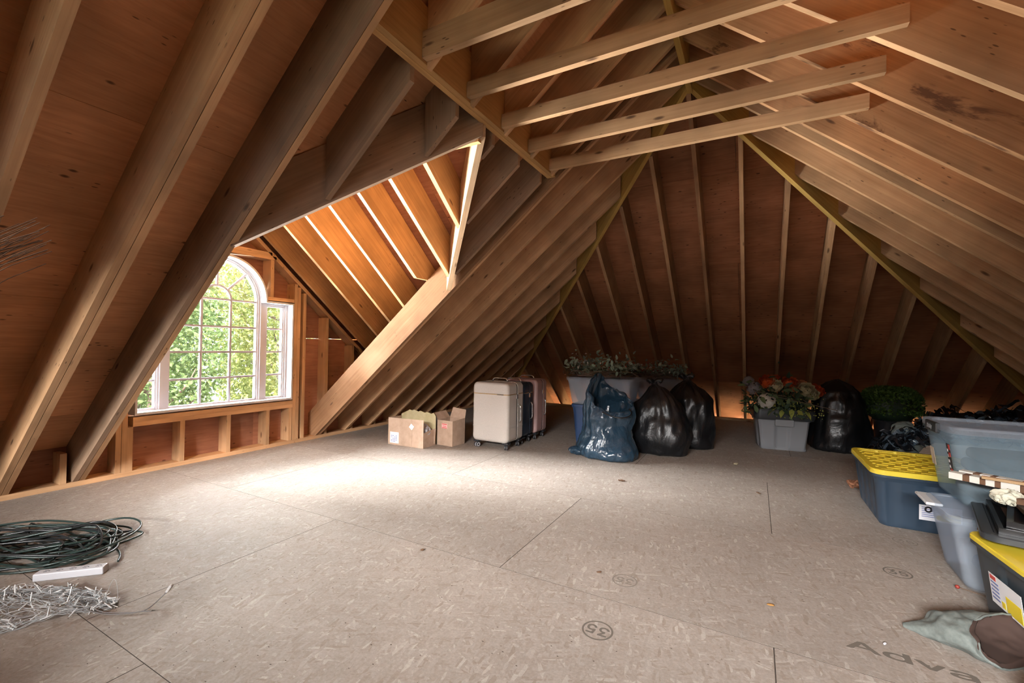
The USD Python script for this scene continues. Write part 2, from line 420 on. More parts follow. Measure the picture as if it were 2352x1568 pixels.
# collar ties
TIE_Y = (1.812, 2.22, 2.636, 3.045, 3.438)
for k, y1 in enumerate(TIE_Y):
    h = 0.14 if k == 0 else 0.092
    xe = 0.605 if k > 0 else 0.62
    poly = [(BXi + 0.001, 2.63), (xe, 2.63), (xe, 2.63 + h), (BXi + 0.001, 2.63 + h)]
    board('collar_tie', (0, y1), (1, 0), poly, TW, LUMBER)
for y1 in (1.41, 1.0, 0.2, -0.6, -1.4, -2.2, -3.0):
    pass
# dormer valleys
for sg in (-1, 1):
    u = np.array([-1.0, sg]) / math.sqrt(2); Lv = 1.03 * math.sqrt(2); ts = T / math.sqrt(2)
    zb = lambda s: zl(BXo) - ts * s
    w = np.array([u[1], -u[0]]) * 0.022
    board('valley_rafter', (BXo - w[0], YD - w[1]), u, [(0.0, zb(0)), (Lv, zb(Lv)), (Lv, zb(Lv) + DV), (0.0, zb(0) + DV)], 0.044, LUMBER_GREY if sg < 0 else LUMBER_PALE)
board('ridge_board', (0, YD + 0.019), (1, 0), [(-4.9, ZD - 0.05), (BXo - 0.02, ZD - 0.05), (BXo - 0.02, ZD + 0.36), (-4.9, ZD + 0.36)], 0.038, LUMBER_ORANGE)
# dormer rafters
for xc in (-4.545, -4.135, -3.75, -3.37, -2.955, -2.555, -2.165, -5.05):
    for sg in (-1, 1):
        a0 = 0.02
        zc = zl(xc) + DV + 0.016
        if xc < -2.62:
            ab = (ZD - zc) / T; at = (ZD + DV - zc) / T
            prof = [(a0, ZD - T * a0), (ab, zc), (at - 0.02, zc), (a0, ZD - T * a0 + DV)]
        else:
            ae = (BXo - xc) - 0.03
            prof = [(a0, ZD - T * a0), (ae, ZD - T * ae), (ae, ZD - T * ae + DV), (a0, ZD - T * a0 + DV)]
        board('dormer_rafter', (xc - 0.019, 0), (0, 1), [(YD + sg * a, z) for a, z in prof], TW, LUMBER_ORANGE)


# sheathing: plywood sheets cut from plan polygons and lifted onto the slope
def sheets(region, long_axis, origin, zfun, across, mat_, name='plywood_sheet', along=2.438, gap=0.003, th=0.016, stagger=True):
    """region: plan polygon; sheets run 'along' on long_axis ('x' or 'y')"""
    minx, miny, maxx, maxy = region.bounds
    lo_a, hi_a = (miny, maxy) if long_axis == 'y' else (minx, maxx)
    lo_c, hi_c = (minx, maxx) if long_axis == 'y' else (miny, maxy)
    ic0, ic1 = math.floor((lo_c - origin[1]) / across) - 1, math.ceil((hi_c - origin[1]) / across) + 1
    for ic in range(ic0, ic1):
        off = origin[0] + (along / 2 if (ic % 2 and stagger) else 0)
        ia0, ia1 = math.floor((lo_a - off) / along) - 1, math.ceil((hi_a - off) / along) + 1
        for ia in range(ia0, ia1):
            a0, a1 = off + ia * along + gap / 2, off + (ia + 1) * along - gap / 2
            c0, c1 = origin[1] + ic * across + gap / 2, origin[1] + (ic + 1) * across - gap / 2
            r = sbox(c0, a0, c1, a1) if long_axis == 'y' else sbox(a0, c0, a1, c1)
            g = r.intersection(region)
            for part in getattr(g, 'geoms', [g]):
                if part.is_empty or part.geom_type != 'Polygon' or part.area < 2e-3: continue
                m = trimesh.creation.extrude_polygon(part.simplify(1e-5), th, engine='earcut')
                v = np.array(m.vertices)
                v[:, 2] += zfun(v[:, 0], v[:, 1])
                m = trimesh.Trimesh(v, m.faces, process=False)
                c = v.mean(0)
                d = (0, 1, 0) if long_axis == 'y' else (1, 0, 0)
                e = 0.01
                gx = zfun(c[0] + e, c[1]) - zfun(c[0], c[1]); gy = zfun(c[0], c[1] + e) - zfun(c[0], c[1])
                nrm = np.array([-gx / e, -gy / e, 1.0]); nrm /= np.linalg.norm(nrm)
                obj(name, m, mat_, ceiling, frame(c, d, nrm))


ACR = 1.219 / math.hypot(1, T)
opening = Polygon([(BXo, YD), (BXo - 1.056, YD - 1.056), (-5.3, YD - 1.056), (-5.3, YD + 1.098), (BXo - 1.098, YD + 1.098)])
hipL = lambda y: RX - (y - YE)
left_region = Polygon([(-5.2, Y0 - .2), (RX, Y0 - .2), (RX, YE), (-5.2, YE + (RX + 5.2))]).difference(opening)
right_region = Polygon([(RX, Y0 - .2), (4.2, Y0 - .2), (4.2, YE + (4.2 - RX)), (RX, YE)])
hip_region = Polygon([(RX, YE), (4.2, YE + (4.2 - RX)), (4.2, 8.8), (-5.2, 8.8), (-5.2, YE + (RX + 5.2))])
sheets(left_region, 'y', (0.35, -3.458), lambda x, y: zl(x) + DV, ACR, PLY)
sheets(right_region, 'y', (1.1, XR - 0.45 - 3 * ACR), lambda x, y: zrt(x) + DV, ACR, PLY)
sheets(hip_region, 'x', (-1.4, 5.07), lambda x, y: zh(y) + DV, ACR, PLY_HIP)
FELT = plain('roofing_felt', (0.05, 0.045, 0.04), 0.9)


def felt(region, zfun):
    m = trimesh.creation.extrude_polygon(region, 0.008, engine='earcut'); v = np.array(m.vertices); v[:, 2] += zfun(v[:, 0], v[:, 1]) + DV + 0.019
    obj('roofing_felt', trimesh.Trimesh(v, m.faces, process=False), FELT, ceiling)


felt(left_region, lambda x, y: zl(x)); felt(right_region, lambda x, y: zrt(x)); felt(hip_region, lambda x, y: zh(y))
dR = Polygon([(BXo, YD), (-5.3, YD), (-5.3, YD + (BXo + 5.3)), ])
dL = Polygon([(BXo, YD), (-5.3, YD - (BXo + 5.3)), (-5.3, YD)])
for reg in (dR, dL):
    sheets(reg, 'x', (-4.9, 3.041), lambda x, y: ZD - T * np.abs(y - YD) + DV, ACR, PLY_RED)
    felt(reg, lambda x, y: ZD - T * np.abs(y - YD))

# ------------------------------------------------------------------ floor: OSB panels, tongue and groove
floor = thing('floor', 'oriented strand board subfloor of staggered panels with printed stamps', None, kind='structure')
PW, PL_ = 1.2193, 2.438
JOINT = plain('joint_dark', (0.05, 0.038, 0.03), 0.9)
fl = sbox(-4.72, Y0, 3.75, 8.06)
ROW0 = 0.678 * 1.13
ends = {-1: -1.656 * 1.13, 0: 0.064 * 1.13, 1: -1.008 * 1.13, 2: -2.068 * 1.13}
for ir in range(-5, 7):
    y0 = ROW0 + ir * PW
    e0 = ends.get(ir, (0.35 + 1.07 * (ir % 2)))
    for ia in range(-4, 4):
        r = sbox(e0 + ia * PL_ + 0.0022, y0 + 0.0016, e0 + (ia + 1) * PL_ - 0.0022, y0 + PW - 0.0016).intersection(fl)
        if r.is_empty or r.area < 1e-3: continue
        x0, yy0, x1, yy1 = r.bounds
        c = 0.0003
        lo = np.array([[x0, yy0], [x1, yy0], [x1, yy1], [x0, yy1]]); cc = lo.mean(0)
        rings = [np.c_[lo, np.full(4, -0.018)], np.c_[lo, np.zeros(4)]]
        obj('osb_panel', loft(rings), OSB, floor, frame((cc[0], cc[1], 0), (1, 0, 0)))
for ir in range(-5, 7):      # dark glue line showing in the joints
    yj = ROW0 + ir * PW
    obj('joint_line', bx((-4.7, yj - .0018, -.017), (3.7, yj + .0018, -.0004)), JOINT, floor)
    e0 = ends.get(ir, (0.35 + 1.07 * (ir % 2)))
    for ia in range(-4, 4):
        xj = e0 + ia * PL_
        if -4.6 < xj < 3.6 and yj + PW > Y0 + .1 and yj < 7.9: obj('joint_line', bx((xj - .0024, max(yj, Y0) + .002, -.017), (xj + .0024, min(yj + PW, 8.0) - .002, -.0004)), JOINT, floor)
obj('subfloor_deck', bx((-4.72, Y0, -0.2), (3.75, 8.06, -0.0185)), plain('dark_gap', (0.03, 0.02, 0.015), 0.9), floor)


def stamp_text(s, h, x, y, ang, ring=0.0, stretch=1.0, ink=None):
    m = meshkit.text_mesh(s, h, 0.0004, bold=True)
    m.apply_translation(-np.r_[m.bounds.mean(0)[:2], 0]); m.apply_scale((stretch, 1, 1))
    if ring:
        r = trimesh.creation.extrude_polygon(Point(0, 0).buffer(ring, 32).difference(Point(0, 0).buffer(ring * 0.88, 32)), 0.0004, engine='earcut')
        m = cat_([m, r])
    rot(m, ang, (0, 0, 1)); mv(m, x, y, 0.0001)
    obj('printed_stamp', m, ink or STAMP, floor)


stamp_text('35', 0.055, -0.545, 1.746, math.pi, ring=0.062)
stamp_text('35', 0.05, -0.548, 2.183, math.pi, ring=0.06, ink=STAMP_FAINT)
stamp_text('35', 0.05, 0.654, 2.977, 0.0, ring=0.06)
stamp_text('35', 0.05, 0.80, 3.49, 0.0, ring=0.06, ink=STAMP_FAINT)
mv(rot(meshkit.text_mesh('Adva', 0.07, 0.0004, True), 0, (0, 0, 1)))
stamp_text('Adva', 0.055, 0.505, 2.16, -0.02, stretch=2.1)

# ------------------------------------------------------------------ dormer gable wall with the arched window
wall = thing('wall_left', 'stud framed knee wall and dormer gable with red plywood sheathing around the window', None, kind='structure')
WI, WO = -4.60, -4.74
LW = LUMBER


def wbox(name, y0, y1, z0, z1, x0=WO, x1=WI, m=None, d=None):
    b = bx((x0, y0, z0), (x1, y1, z1))
    if d is None: d = (0, 1, 0) if (y1 - y0) > (z1 - z0) else (0, 0, 1)
    hint = (1, 0, 0) if d == (0, 0, 1) else (0, 0, 1)
    return obj(name, b, m or LW, wall, frame(b.vertices.mean(0), d, hint))


def gplate(y):            # underside of the gable top plate
    return ZD - 0.03 - T * abs(y - YD) - 0.05


g = 0.0008
wbox('bottom_plate', Y0 + .1, 8.0, 0.0, 0.038)
OY0, OY1, OZ0, OZ1, SPR = 1.77, 3.225, 0.50, 1.583, 1.583       # rough window opening
SB = 0.408
# sill and framing under the window
wbox('window_sill_plate', OY0 - 0.01, OY1 + 0.005, SB, SB + 0.038); wbox('window_sill_plate', OY0 - 0.01, OY1 + 0.005, SB + 0.0385, SB + 0.078)
for y0 in (2.112, 2.520, 2.925): wbox('stud', y0, y0 + TW, 0.0385, SB - g)
for y0 in (1.762 - TW, 3.187): wbox('stud', y0 + .0, y0 + TW, 0.0385, SB - g)
# king and jack studs beside the window
for y0 in (3.232, 3.272, 3.345): wbox('stud', y0, y0 + TW, 0.0385, gplate(y0 + TW) - 0.001)
for y0 in (1.645, 1.686): wbox('stud', y0, y0 + TW, 0.0385, gplate(y0) - 0.001)
for y0 in (3.66, 4.06, 4.46, 4.86): wbox('stud', y0, y0 + TW, 0.0385, max(gplate(y0 + TW), 0.05) - 0.001)
for y0 in (1.315, 0.90, 0.50, 0.10, -0.3, -0.7, -1.1, -1.5, -1.9, -2.3): wbox('stud', y0, y0 + TW, 0.0385, zl(WO) + DV - 0.03)
for y0 in (4.9, 5.3, 5.7, 6.1, 6.5, 6.9, 7.3): wbox('stud', y0 + .37, y0 + .37 + TW, 0.0385, zl(WO) + DV - 0.03)
# blocking beside and over the arch
for sg in (-1, 1):
    yc_ = 2.485
    ya, yb = yc_ + sg * 0.432, yc_ + sg * 0.742
    wbox('blocking', min(ya, yb), max(ya, yb), 1.595, 1.633)
    y0 = yc_ + sg * 0.475
    wbox('stud', y0 - 0.019, y0 + 0.019, 1.634, 2.035)
wbox('window_header', yc_ - 0.52, yc_ + 0.52, 2.036, 2.074); wbox('window_header', yc_ - 0.47, yc_ + 0.47, 2.0745, 2.1125)
for sg in (-1, 1):
    ya, yb = YD + sg * 0.002, YD + sg * 2.35
    pl = [(ya, ZD - 0.03 - T * abs(ya - YD)), (yb, ZD - 0.03 - T * abs(yb - YD)), (yb, ZD - 0.08 - T * abs(yb - YD)), (ya, ZD - 0.08 - T * abs(ya - YD))]
    board('gable_plate', (WO, 0), (0, 1), pl, WI - WO, LW, parent=wall)
# sheathing outside the studs, with the window cut out
arch = unary_union([sbox(OY0, OZ0, OY1, OZ1), sbox(yc_ - 0.43, OZ0, yc_ + 0.43, SPR), Point(yc_, SPR).buffer(0.43, 48)])
gab = Polygon([(YD, ZD + DV), (YD + 3.05, ZD + DV - T * 3.05), (8.0, -0.3), (Y0, -0.3), (YD - 3.05, ZD + DV - T * 3.05)])
gab = unary_union([gab, sbox(Y0, -0.3, 8.4, zl(WO) + DV - 0.01)]).difference(arch)
for y0 in np.arange(-4.6, 8.5, 1.22) + 0.13 + 0.02:
    for z0, z1 in ((-0.3, 1.195), (1.2, 3.2)):
        q = sbox(y0, z0, y0 + 1.22, z1).intersection(gab)
        for part in getattr(q, 'geoms', [q]):
            if part.is_empty or part.area < 1e-3: continue
            m = vprism((WO - 0.014, 0), (0, 1), [(0, 0), (1, 0), (0, 1)], 0.012)
            e = trimesh.creation.extrude_polygon(part, 0.012, engine='earcut'); v = np.array(e.vertices)
            m = trimesh.Trimesh(np.c_[WO - 0.001 - v[:, 2], v[:, 0], v[:, 1]], e.faces, process=False)
            if m.volume < 0: m.invert()
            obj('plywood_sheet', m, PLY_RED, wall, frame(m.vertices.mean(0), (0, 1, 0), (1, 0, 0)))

# ------------------------------------------------------------------ window_1
win = thing('window_1', 'white arched window with side lights and grilles looking onto green trees', None, kind='structure')


def wpoly(poly, x0, x1):
    ms = []
    for part in getattr(poly, 'geoms', [poly]):
        if part.is_empty: continue
        e = trimesh.creation.extrude_polygon(part, x1 - x0, engine='earcut'); v = np.array(e.vertices)
        m = trimesh.Trimesh(np.c_[x0 + v[:, 2], v[:, 0], v[:, 1]], e.faces, process=False)
        if m.volume < 0: m.invert()
        ms.append(m)
    return cat_(ms)


def archshape(c, hw, z0, zs):
    return unary_union([sbox(c - hw, z0, c + hw, zs), Point(c, zs).buffer(hw, 64)])


YC = 2.466
side_open = sbox(OY0, OZ0, OY1, OZ1)
full = unary_union([side_open, archshape(yc_, 0.43, OZ0, SPR)])
inner = unary_union([sbox(OY0 + 0.016, OZ0 + 0.02, OY1 - 0.016, OZ1 - 0.016), archshape(yc_, 0.414, OZ0 + 0.02, SPR - 0.005)])
obj('window_jamb', wpoly(full.difference(inner), -4.735, -4.598), JAMB, win)
# frame (set at the outer side), mullions
cg = archshape(YC, 0.40, 0.535, 1.569)
rg, lg = sbox(2.985, 0.537, 3.162, 1.532), sbox(1.797, 0.537, 1.953, 1.532)
frame_outer = inner
frame_poly = frame_outer.difference(unary_union([cg.buffer(0.030), rg.buffer(0.028, join_style=2), lg.buffer(0.028, join_style=2)]))
obj('window_frame', wpoly(frame_poly, -4.765, -4.690), WHITE, win)
for sh in (cg, rg, lg):
    b1 = sh.buffer(0.030 if sh is cg else 0.028, join_style=1 if sh is cg else 2)
    b2 = sh.buffer(0.013, join_style=1 if sh is cg else 2)
    s = obj('sash', cat_([wpoly(b1.difference(b2), -4.76, -4.705), wpoly(b2.difference(sh), -4.76, -4.716)]), WHITE, win)
    obj('glass_pane', wpoly(sh, -4.742, -4.738), GLASS, s)
hw = 0.0095
muns = []
for z in (0.778, 1.036, 1.291, 1.568): muns.append(sbox(YC - 0.40, z - hw, YC + 0.40, z + hw))
for y in (YC - 0.137, YC + 0.137): muns.append(sbox(y - hw, 0.535, y + hw, 1.568))
muns.append(Point(YC, 1.568).buffer(0.137 + hw, 32).difference(Point(YC, 1.568).buffer(0.137 - hw, 32)).intersection(sbox(0, 1.568, 5, 3)))
for a in (45, 90, 135):
    c, s = math.cos(math.radians(a)), math.sin(math.radians(a))
    muns.append(LineString([(YC + .137 * c, 1.568 + .137 * s), (YC + .40 * c, 1.568 + .40 * s)]).buffer(hw, cap_style=2))
GR = plain('grey_grille', (0.40, 0.40, 0.47), 0.4)
obj('window_grille', wpoly(unary_union(muns).intersection(cg), -4.737, -4.721), GR, win)
for sh in (rg, lg):
    y0, _, y1, _ = sh.bounds
    obj('window_grille', wpoly(unary_union([sbox(y0, z - hw, y1, z + hw) for z in (0.782, 1.036, 1.291)]), -4.737, -4.721), GR, win)

# ------------------------------------------------------------------ far eave, right knee wall, rear gable with its window
eave = thing('trim_1', 'pale eave plate and blocking where the hip rafters meet the floor edge', None, kind='structure')
for x0 in np.arange(-4.7, 3.6, 2.44):
    b = bx((x0, 8.062, -0.20), (min(x0 + 2.436, 3.7), 8.10, -0.003))
    obj('rim_board', b, LUMBER_PALE, eave, frame(b.vertices.mean(0), (1, 0, 0)))
    b = bx((x0, 8.02, 0.001), (min(x0 + 2.436, 3.7), 8.16, 0.030))
    obj('rafter_plate', b, LUMBER_PALE, eave, frame(b.vertices.mean(0), (1, 0, 0)))
b = bx((-5.2, 8.72, -0.42), (4.2, 8.76, -0.16)); obj('fascia_board', b, LUMBER_PALE, eave, frame(b.vertices.mean(0), (1, 0, 0)))
b = bx((-5.2, 8.32, -0.33), (4.2, 8.72, -0.315)); obj('soffit_board', b, LUMBER_PALE, eave, frame(b.vertices.mean(0), (1, 0, 0)))
wr = thing('wall_right', 'low plywood closure behind the right rafter feet', None, kind='structure')
b = bx((3.76, Y0, -0.3), (3.775, 8.4, 0.28)); obj('plywood_sheet', b, PLY, wr, frame(b.vertices.mean(0), (0, 1, 0)))
wb = thing('wall_rear', 'plywood gable wall behind the camera with one window opening', None, kind='structure')
gw = Polygon([(-5.0, -0.3), (4.0, -0.3), (RX + (ZR + DV + .3) / T + 0, -0.3), (RX, ZR + DV), (RX - (ZR + DV + .3) / T, -0.3)]).intersection(sbox(-5.2, -.3, 4.2, 4))
hole = sbox(-3.2, 1.40, 2.2, 2.2).intersection(gw.buffer(-0.10, join_style=2))
e = trimesh.creation.extrude_polygon(gw.difference(hole), 0.015, engine='earcut'); v = np.array(e.vertices)
m = trimesh.Trimesh(np.c_[v[:, 0], Y0 - v[:, 2], v[:, 1]], e.faces, process=False)
if m.volume < 0: m.invert()
obj('plywood_sheet', m, PLY_RED, wb, frame(m.vertices.mean(0), (1, 0, 0), (0, 1, 0)))
w2 = thing('window_2', 'white framed window in the rear gable wall', None, kind='structure')
e = trimesh.creation.extrude_polygon(hole.buffer(0.01, join_style=2).difference(hole.buffer(-0.05, join_style=2)).union(sbox(-0.52, 1.4, -.48, 2.2)), 0.07, engine='earcut'); v = np.array(e.vertices)
obj('window_frame', trimesh.Trimesh(np.c_[v[:, 0], Y0 - 0.05 + v[:, 2], v[:, 1]], e.faces[:, ::-1], process=False), WHITE, w2)
# ------------------------------------------------------------------ shared object helpers
def inst(mesh, mats):
    v, f, _ = meshkit.arrays(mesh)
    M = np.asarray(mats, float)
    V = np.einsum('nij,kj->nki', M[:, :3, :3], v) + M[:, None, :3, 3]
    F = (f[None] + (np.arange(len(M)) * len(v))[:, None, None]).reshape(-1, 3)
    return trimesh.Trimesh(V.reshape(-1, 3), F, process=False)


def rmats(pos, scale=1.0, up=None, r=None, tilt=1.0):
    """random orientation matrices; up biases the local z axis"""
    r = r or nrg
    n = len(pos)
    z = r.normal(size=(n, 3)) * tilt
    if up is not None: z = z + np.asarray(up, float)
    z /= np.linalg.norm(z, axis=1, keepdims=True)
    a = r.normal(size=(n, 3)); x = a - z * (a * z).sum(1, keepdims=True); x /= np.linalg.norm(x, axis=1, keepdims=True)
    y = np.cross(z, x)
    s = np.broadcast_to(scale, (n,))
    M = np.zeros((n, 4, 4)); M[:, :3, 0] = x * s[:, None]; M[:, :3, 1] = y * s[:, None]; M[:, :3, 2] = z * s[:, None]; M[:, :3, 3] = pos; M[:, 3, 3] = 1
    return M


def leaf(L=1.0, W=0.45, fold=0.12, bend=0.15):
    xs = [0, .3, .65, 1.0]; ws = [0.02, .5, .42, 0.01]
    V, F = [], []
    for x, w in zip(xs, ws):
        z = -bend * x * x * L
        V += [[x * L, -w * W, z + fold * w * L], [x * L, 0, z], [x * L, w * W, z + fold * w * L]]
    for k in range(3):
        a, b = k * 3, k * 3 + 3
        F += [[a, a + 1, b + 1], [a, b + 1, b], [a + 1, a + 2, b + 2], [a + 1, b + 2, b + 1]]
    return trimesh.Trimesh(np.array(V, float), F, process=False)


def leafmat(name, c0, c1, trans=0.35, rough=0.5):
    return mat(name, {'g': ('geometry', {}), 'r': ('rgb_ramp', dict(ramp=[(0, c0), (1, c1)])), 'p': ('principled_bsdf', dict(roughness=rough)), 't': ('translucent_bsdf', {}), 'm': ('mix_closure', dict(fac=trans))},
               [('g.random_per_island', 'r.fac'), ('r.color', 'p.base_color'), ('r.color', 't.color'), ('p.BSDF', 'm.closure1'), ('t.BSDF', 'm.closure2')], surface='m.closure')


def crumple(mesh, amp, scale, seed=0, octaves=3, ridged=True):
    v = np.array(mesh.vertices); n = np.array(trimesh.Trimesh(v, mesh.faces, process=False).vertex_normals)
    f = meshkit.fbm(v * scale + 17.3, octaves, seed)
    if ridged: f = 1 - 2 * np.abs(f - 0.5)
    return trimesh.Trimesh(v + n * ((f - f.mean()) * amp)[:, None], mesh.faces, process=False)


# ------------------------------------------------------------------ outside: lawn and trees
GZ = -5.0
ground = obj('ground', bx((-60, -40, GZ - 0.2), (30, 50, GZ)), speckled('lawn', (0.20, 0.20, 0.13), (0.30, 0.29, 0.20), 3.0, 0.9), kind='structure')
LEAFM = [leafmat('leaf_yellow_green', (0.20, 0.235, 0.075), (0.38, 0.40, 0.17)), leafmat('leaf_green', (0.10, 0.15, 0.055), (0.27, 0.34, 0.15)), leafmat('leaf_russet', (0.15, 0.105, 0.08), (0.28, 0.23, 0.17))]
BARK = speckled('bark', (0.07, 0.05, 0.04), (0.20, 0.16, 0.13), 9, 0.9)
LEAF1 = trimesh.Trimesh([[0, 0, 0], [.45, -.27, .08], [1, 0, -.15], [.45, .27, .08], [.5, 0, 0]], [[0, 1, 4], [1, 2, 4], [2, 3, 4], [3, 0, 4]], process=False)
trees = [  # x, y, crown centre z, crown radii, leaves, material, label
    (-11.8, 8.0, 1.6, (1.35, 1.50, 3.8), 4200, 0, 'yellow-green leafy tree seen through the right panes of the arched window'),
    (-11.8, 4.8, 1.2, (1.35, 1.50, 3.8), 4200, 1, 'mid-green leafy tree seen through the middle of the arched window'),
    (-9.5, 3.55, -1.3, (0.70, 0.80, 1.25), 1300, 2, 'russet leafy shrub at the lower left of the arched window'),
    (-9.5, 5.7, -1.35, (0.70, 0.95, 1.2), 1500, 0, 'low yellow-green shrub along the bottom of the arched window'),
    (-16.2, 6.3, 2.2, (1.7, 1.62, 5.4), 3600, 1, 'tall green tree in the gap between the two nearest trees outside'),
    (-16.2, 10.0, 2.0, (1.7, 1.62, 5.2), 3600, 0, 'pale tree behind the right-hand one, beyond the side light'),
    (-16.2, 2.6, 2.0, (1.7, 1.62, 5.2), 2600, 1, 'mid-green tree furthest left outside, mostly behind the rafter'),
    (-21.5, 9.3, 2.8, (2.2, 2.0, 6.5), 3600, 0, 'pale tall tree in the back row outside, left of its twin'),
    (-21.5, 13.9, 2.8, (2.2, 2.0, 6.5), 3600, 1, 'tall green tree in the back row outside, furthest right'),
    (-21.5, 4.7, 2.8, (2.2, 2.0, 6.5), 2600, 1, 'tall green tree in the back row outside, furthest left'),
]
for tx, ty, tz, rad, nl, lm, lab in trees:
    r = np.random.default_rng(int(abs(tx * 100 + ty * 7)))
    t = thing('broadleaf_tree' if rad[2] > 2 else 'shrub', lab, 'tree' if rad[2] > 2 else 'shrub', (tx, ty, GZ))
    H_ = tz - GZ
    trunk = tube(spline([(0, 0, -0.05), (0.1, -0.05, H_ * .5), (-0.05, 0.1, H_), (0.1, 0, H_ + rad[2] * .6)], 14), np.linspace(0.16, 0.03, 14) * (1 if rad[2] > 2 else .4), 8)
    brs = []
    for k in range(14):
        z0 = H_ - rad[2] * .7 + rad[2] * 1.3 * k / 14; a = r.uniform(0, 6.28)
        e = np.array([math.cos(a) * rad[0] * .8, math.sin(a) * rad[1] * .8, z0 + rad[2] * .25])
        brs.append(tube(spline([(0, 0, z0), (e[0] * .5, e[1] * .5, z0 + .25), tuple(e)], 7), np.linspace(0.05, 0.012, 7), 5))
    obj('trunk', cat_([trunk] + brs), BARK, t)
    nl = int(nl * 2.2)
    d = r.normal(size=(nl, 3)); d /= np.linalg.norm(d, axis=1, keepdims=True)
    rr = r.uniform(0.35, 1.0, nl) ** 0.6
    lump = 0.75 + 0.5 * meshkit.noise(d * 3.1 + tx, 3)
    pos = d * rr[:, None] * lump[:, None] * np.array(rad) + np.array([0, 0, H_])
    obj('foliage', inst(LEAF1, rmats(pos, r.uniform(0.10, 0.18, nl) * (1 if tx > -14 else 1.35), (0.5, 0, 0.5), r)), LEAFM[lm], t, kind='stuff')

# ------------------------------------------------------------------ cardboard boxes
CARD = speckled('cardboard', (0.40, 0.28, 0.20), (0.50, 0.36, 0.27), 14, 0.85, 0.05)
CARD_IN = speckled('cardboard_inside', (0.42, 0.36, 0.20), (0.52, 0.45, 0.27), 14, 0.85, 0.05)
PAPER = speckled('paper', (0.66, 0.65, 0.63), (0.82, 0.81, 0.80), 20, 0.8)
LABELW = plain('label_white', (0.80, 0.80, 0.82), 0.5)
INK_BLUE = plain('label_ink_blue', (0.18, 0.22, 0.45), 0.6)
INK_RED = plain('label_ink_red', (0.60, 0.07, 0.06), 0.6)
INK_BLACK = plain('label_ink_black', (0.03, 0.03, 0.035), 0.6)
INK_YELLOW = plain('label_ink_yellow', (0.80, 0.62, 0.03), 0.5)


def wallp(poly, th, o, u, w):
    """panel: polygon in (s,z), thickness th along w, placed at o with horizontal axis u"""
    e = trimesh.creation.extrude_polygon(Polygon(poly), th, engine='earcut'); v = np.array(e.vertices)
    u, w, o = np.array(u, float), np.array(w, float), np.array(o, float)
    P = o + v[:, :1] * u + v[:, 1:2] * np.array([0, 0, 1.0]) + v[:, 2:3] * w
    m = trimesh.Trimesh(P, e.faces, process=False)
    if m.volume < 0: m.invert()
    return m


X, Y = (1, 0, 0), (0, 1, 0)
b1 = thing('cardboard_box', 'open cardboard box with a shipping label and torn-down right end, nearest the window', 'box', (-3.435, 3.92, 0), 2.0)
w_, d_, h_ = 0.50, 0.225, 0.308
th = 0.004
obj('bottom_panel', bx((-w_ / 2, -d_ / 2, 0.001), (w_ / 2, d_ / 2, 0.005)), CARD, b1)
fr = obj('front_panel', wallp([(-w_ / 2, 0.005), (w_ / 2, 0.005), (w_ / 2, h_ + .003), (-w_ / 2, h_ - .002)], th, (0, -d_ / 2, 0), X, Y), CARD, b1)
obj('left_panel', wallp([(-d_ / 2 + th, 0.005), (d_ / 2 - th, 0.005), (d_ / 2 - th, h_ - .01), (-d_ / 2 + th, h_ - .002)], th, (-w_ / 2, 0, 0), Y, X), CARD, b1)
tear = [(-w_ / 2, 0.005), (w_ / 2, 0.005), (w_ / 2, h_ + .02)] + [(w_ / 2 - k * w_ / 16, h_ + .045 + 0.008 * math.sin(k * 2.1) + .002 * k) for k in range(1, 13)] + [(-w_ / 2, h_ + .01)]
obj('back_panel', wallp(tear, th, (0, d_ / 2 - th, 0), X, Y), CARD_IN, b1)
low = [(-d_ / 2 + th, 0.005), (d_ / 2 - th, 0.005), (d_ / 2 - th, 0.15), (d_ / 2 - .02, 0.178), (d_ / 2 - .06, .185), (-d_ / 2 + .07, .178), (-d_ / 2 + .03, 0.168), (-d_ / 2 + th, 0.17)]
obj('right_panel', wallp(low, th, (w_ / 2 - th, 0, 0), Y, X), CARD, b1)
obj('torn_flap', wallp([(0, 0.02), (0.006, 0.02), (0.012, 0.13), (0.02, 0.185), (-0.03, 0.192), (-0.005, 0.15)], 0.003, (w_ / 2 + .001, d_ / 2 - .03, 0), (0.5, 0.8, 0), X), CARD, b1)
lb = obj('shipping_label', bx((-w_ / 2 + .028, -d_ / 2 - .0012, 0.02), (-w_ / 2 + .155, -d_ / 2 - .0002, 0.145)), LABELW, fr)
ink = [bx((-w_ / 2 + .045 + (k % 4) * .022, -d_ / 2 - .0017, .035 + (k // 4) * .016), (-w_ / 2 + .060 + (k % 4) * .022, -d_ / 2 - .0010, .043 + (k // 4) * .016)) for k in range(20) if k % 5 != 3]
obj('label_print', cat_(ink), INK_BLUE, fr)
st = bx((-.026, -.0006, -.026), (.026, .0004, .026)); rot(st, math.radians(38), (0, 1, 0)); mv(st, 0.085, -d_ / 2 - .0007, 0.225)
obj('sticker', st, LABELW, fr)
obj('tape_seam', bx((0.091, -d_ / 2 - .0004, 0.01), (0.0925, -d_ / 2, h_)), plain('seam', (0.22, 0.14, 0.10), 0.8), fr)


def crumpled(name, cx, cy, cz, r, seed, m_, lab, cat, group=None, sq=0.6):
    s = trimesh.creation.icosphere(4, r); s.apply_scale((1, 1, sq))
    s = crumple(s, r * .9, 1.6 / r, seed, 2)
    s.apply_translation((cx, cy, cz - s.bounds[0][2]))
    p = obj(name, s, m_, smooth=25); return tag(p, lab, cat, group)


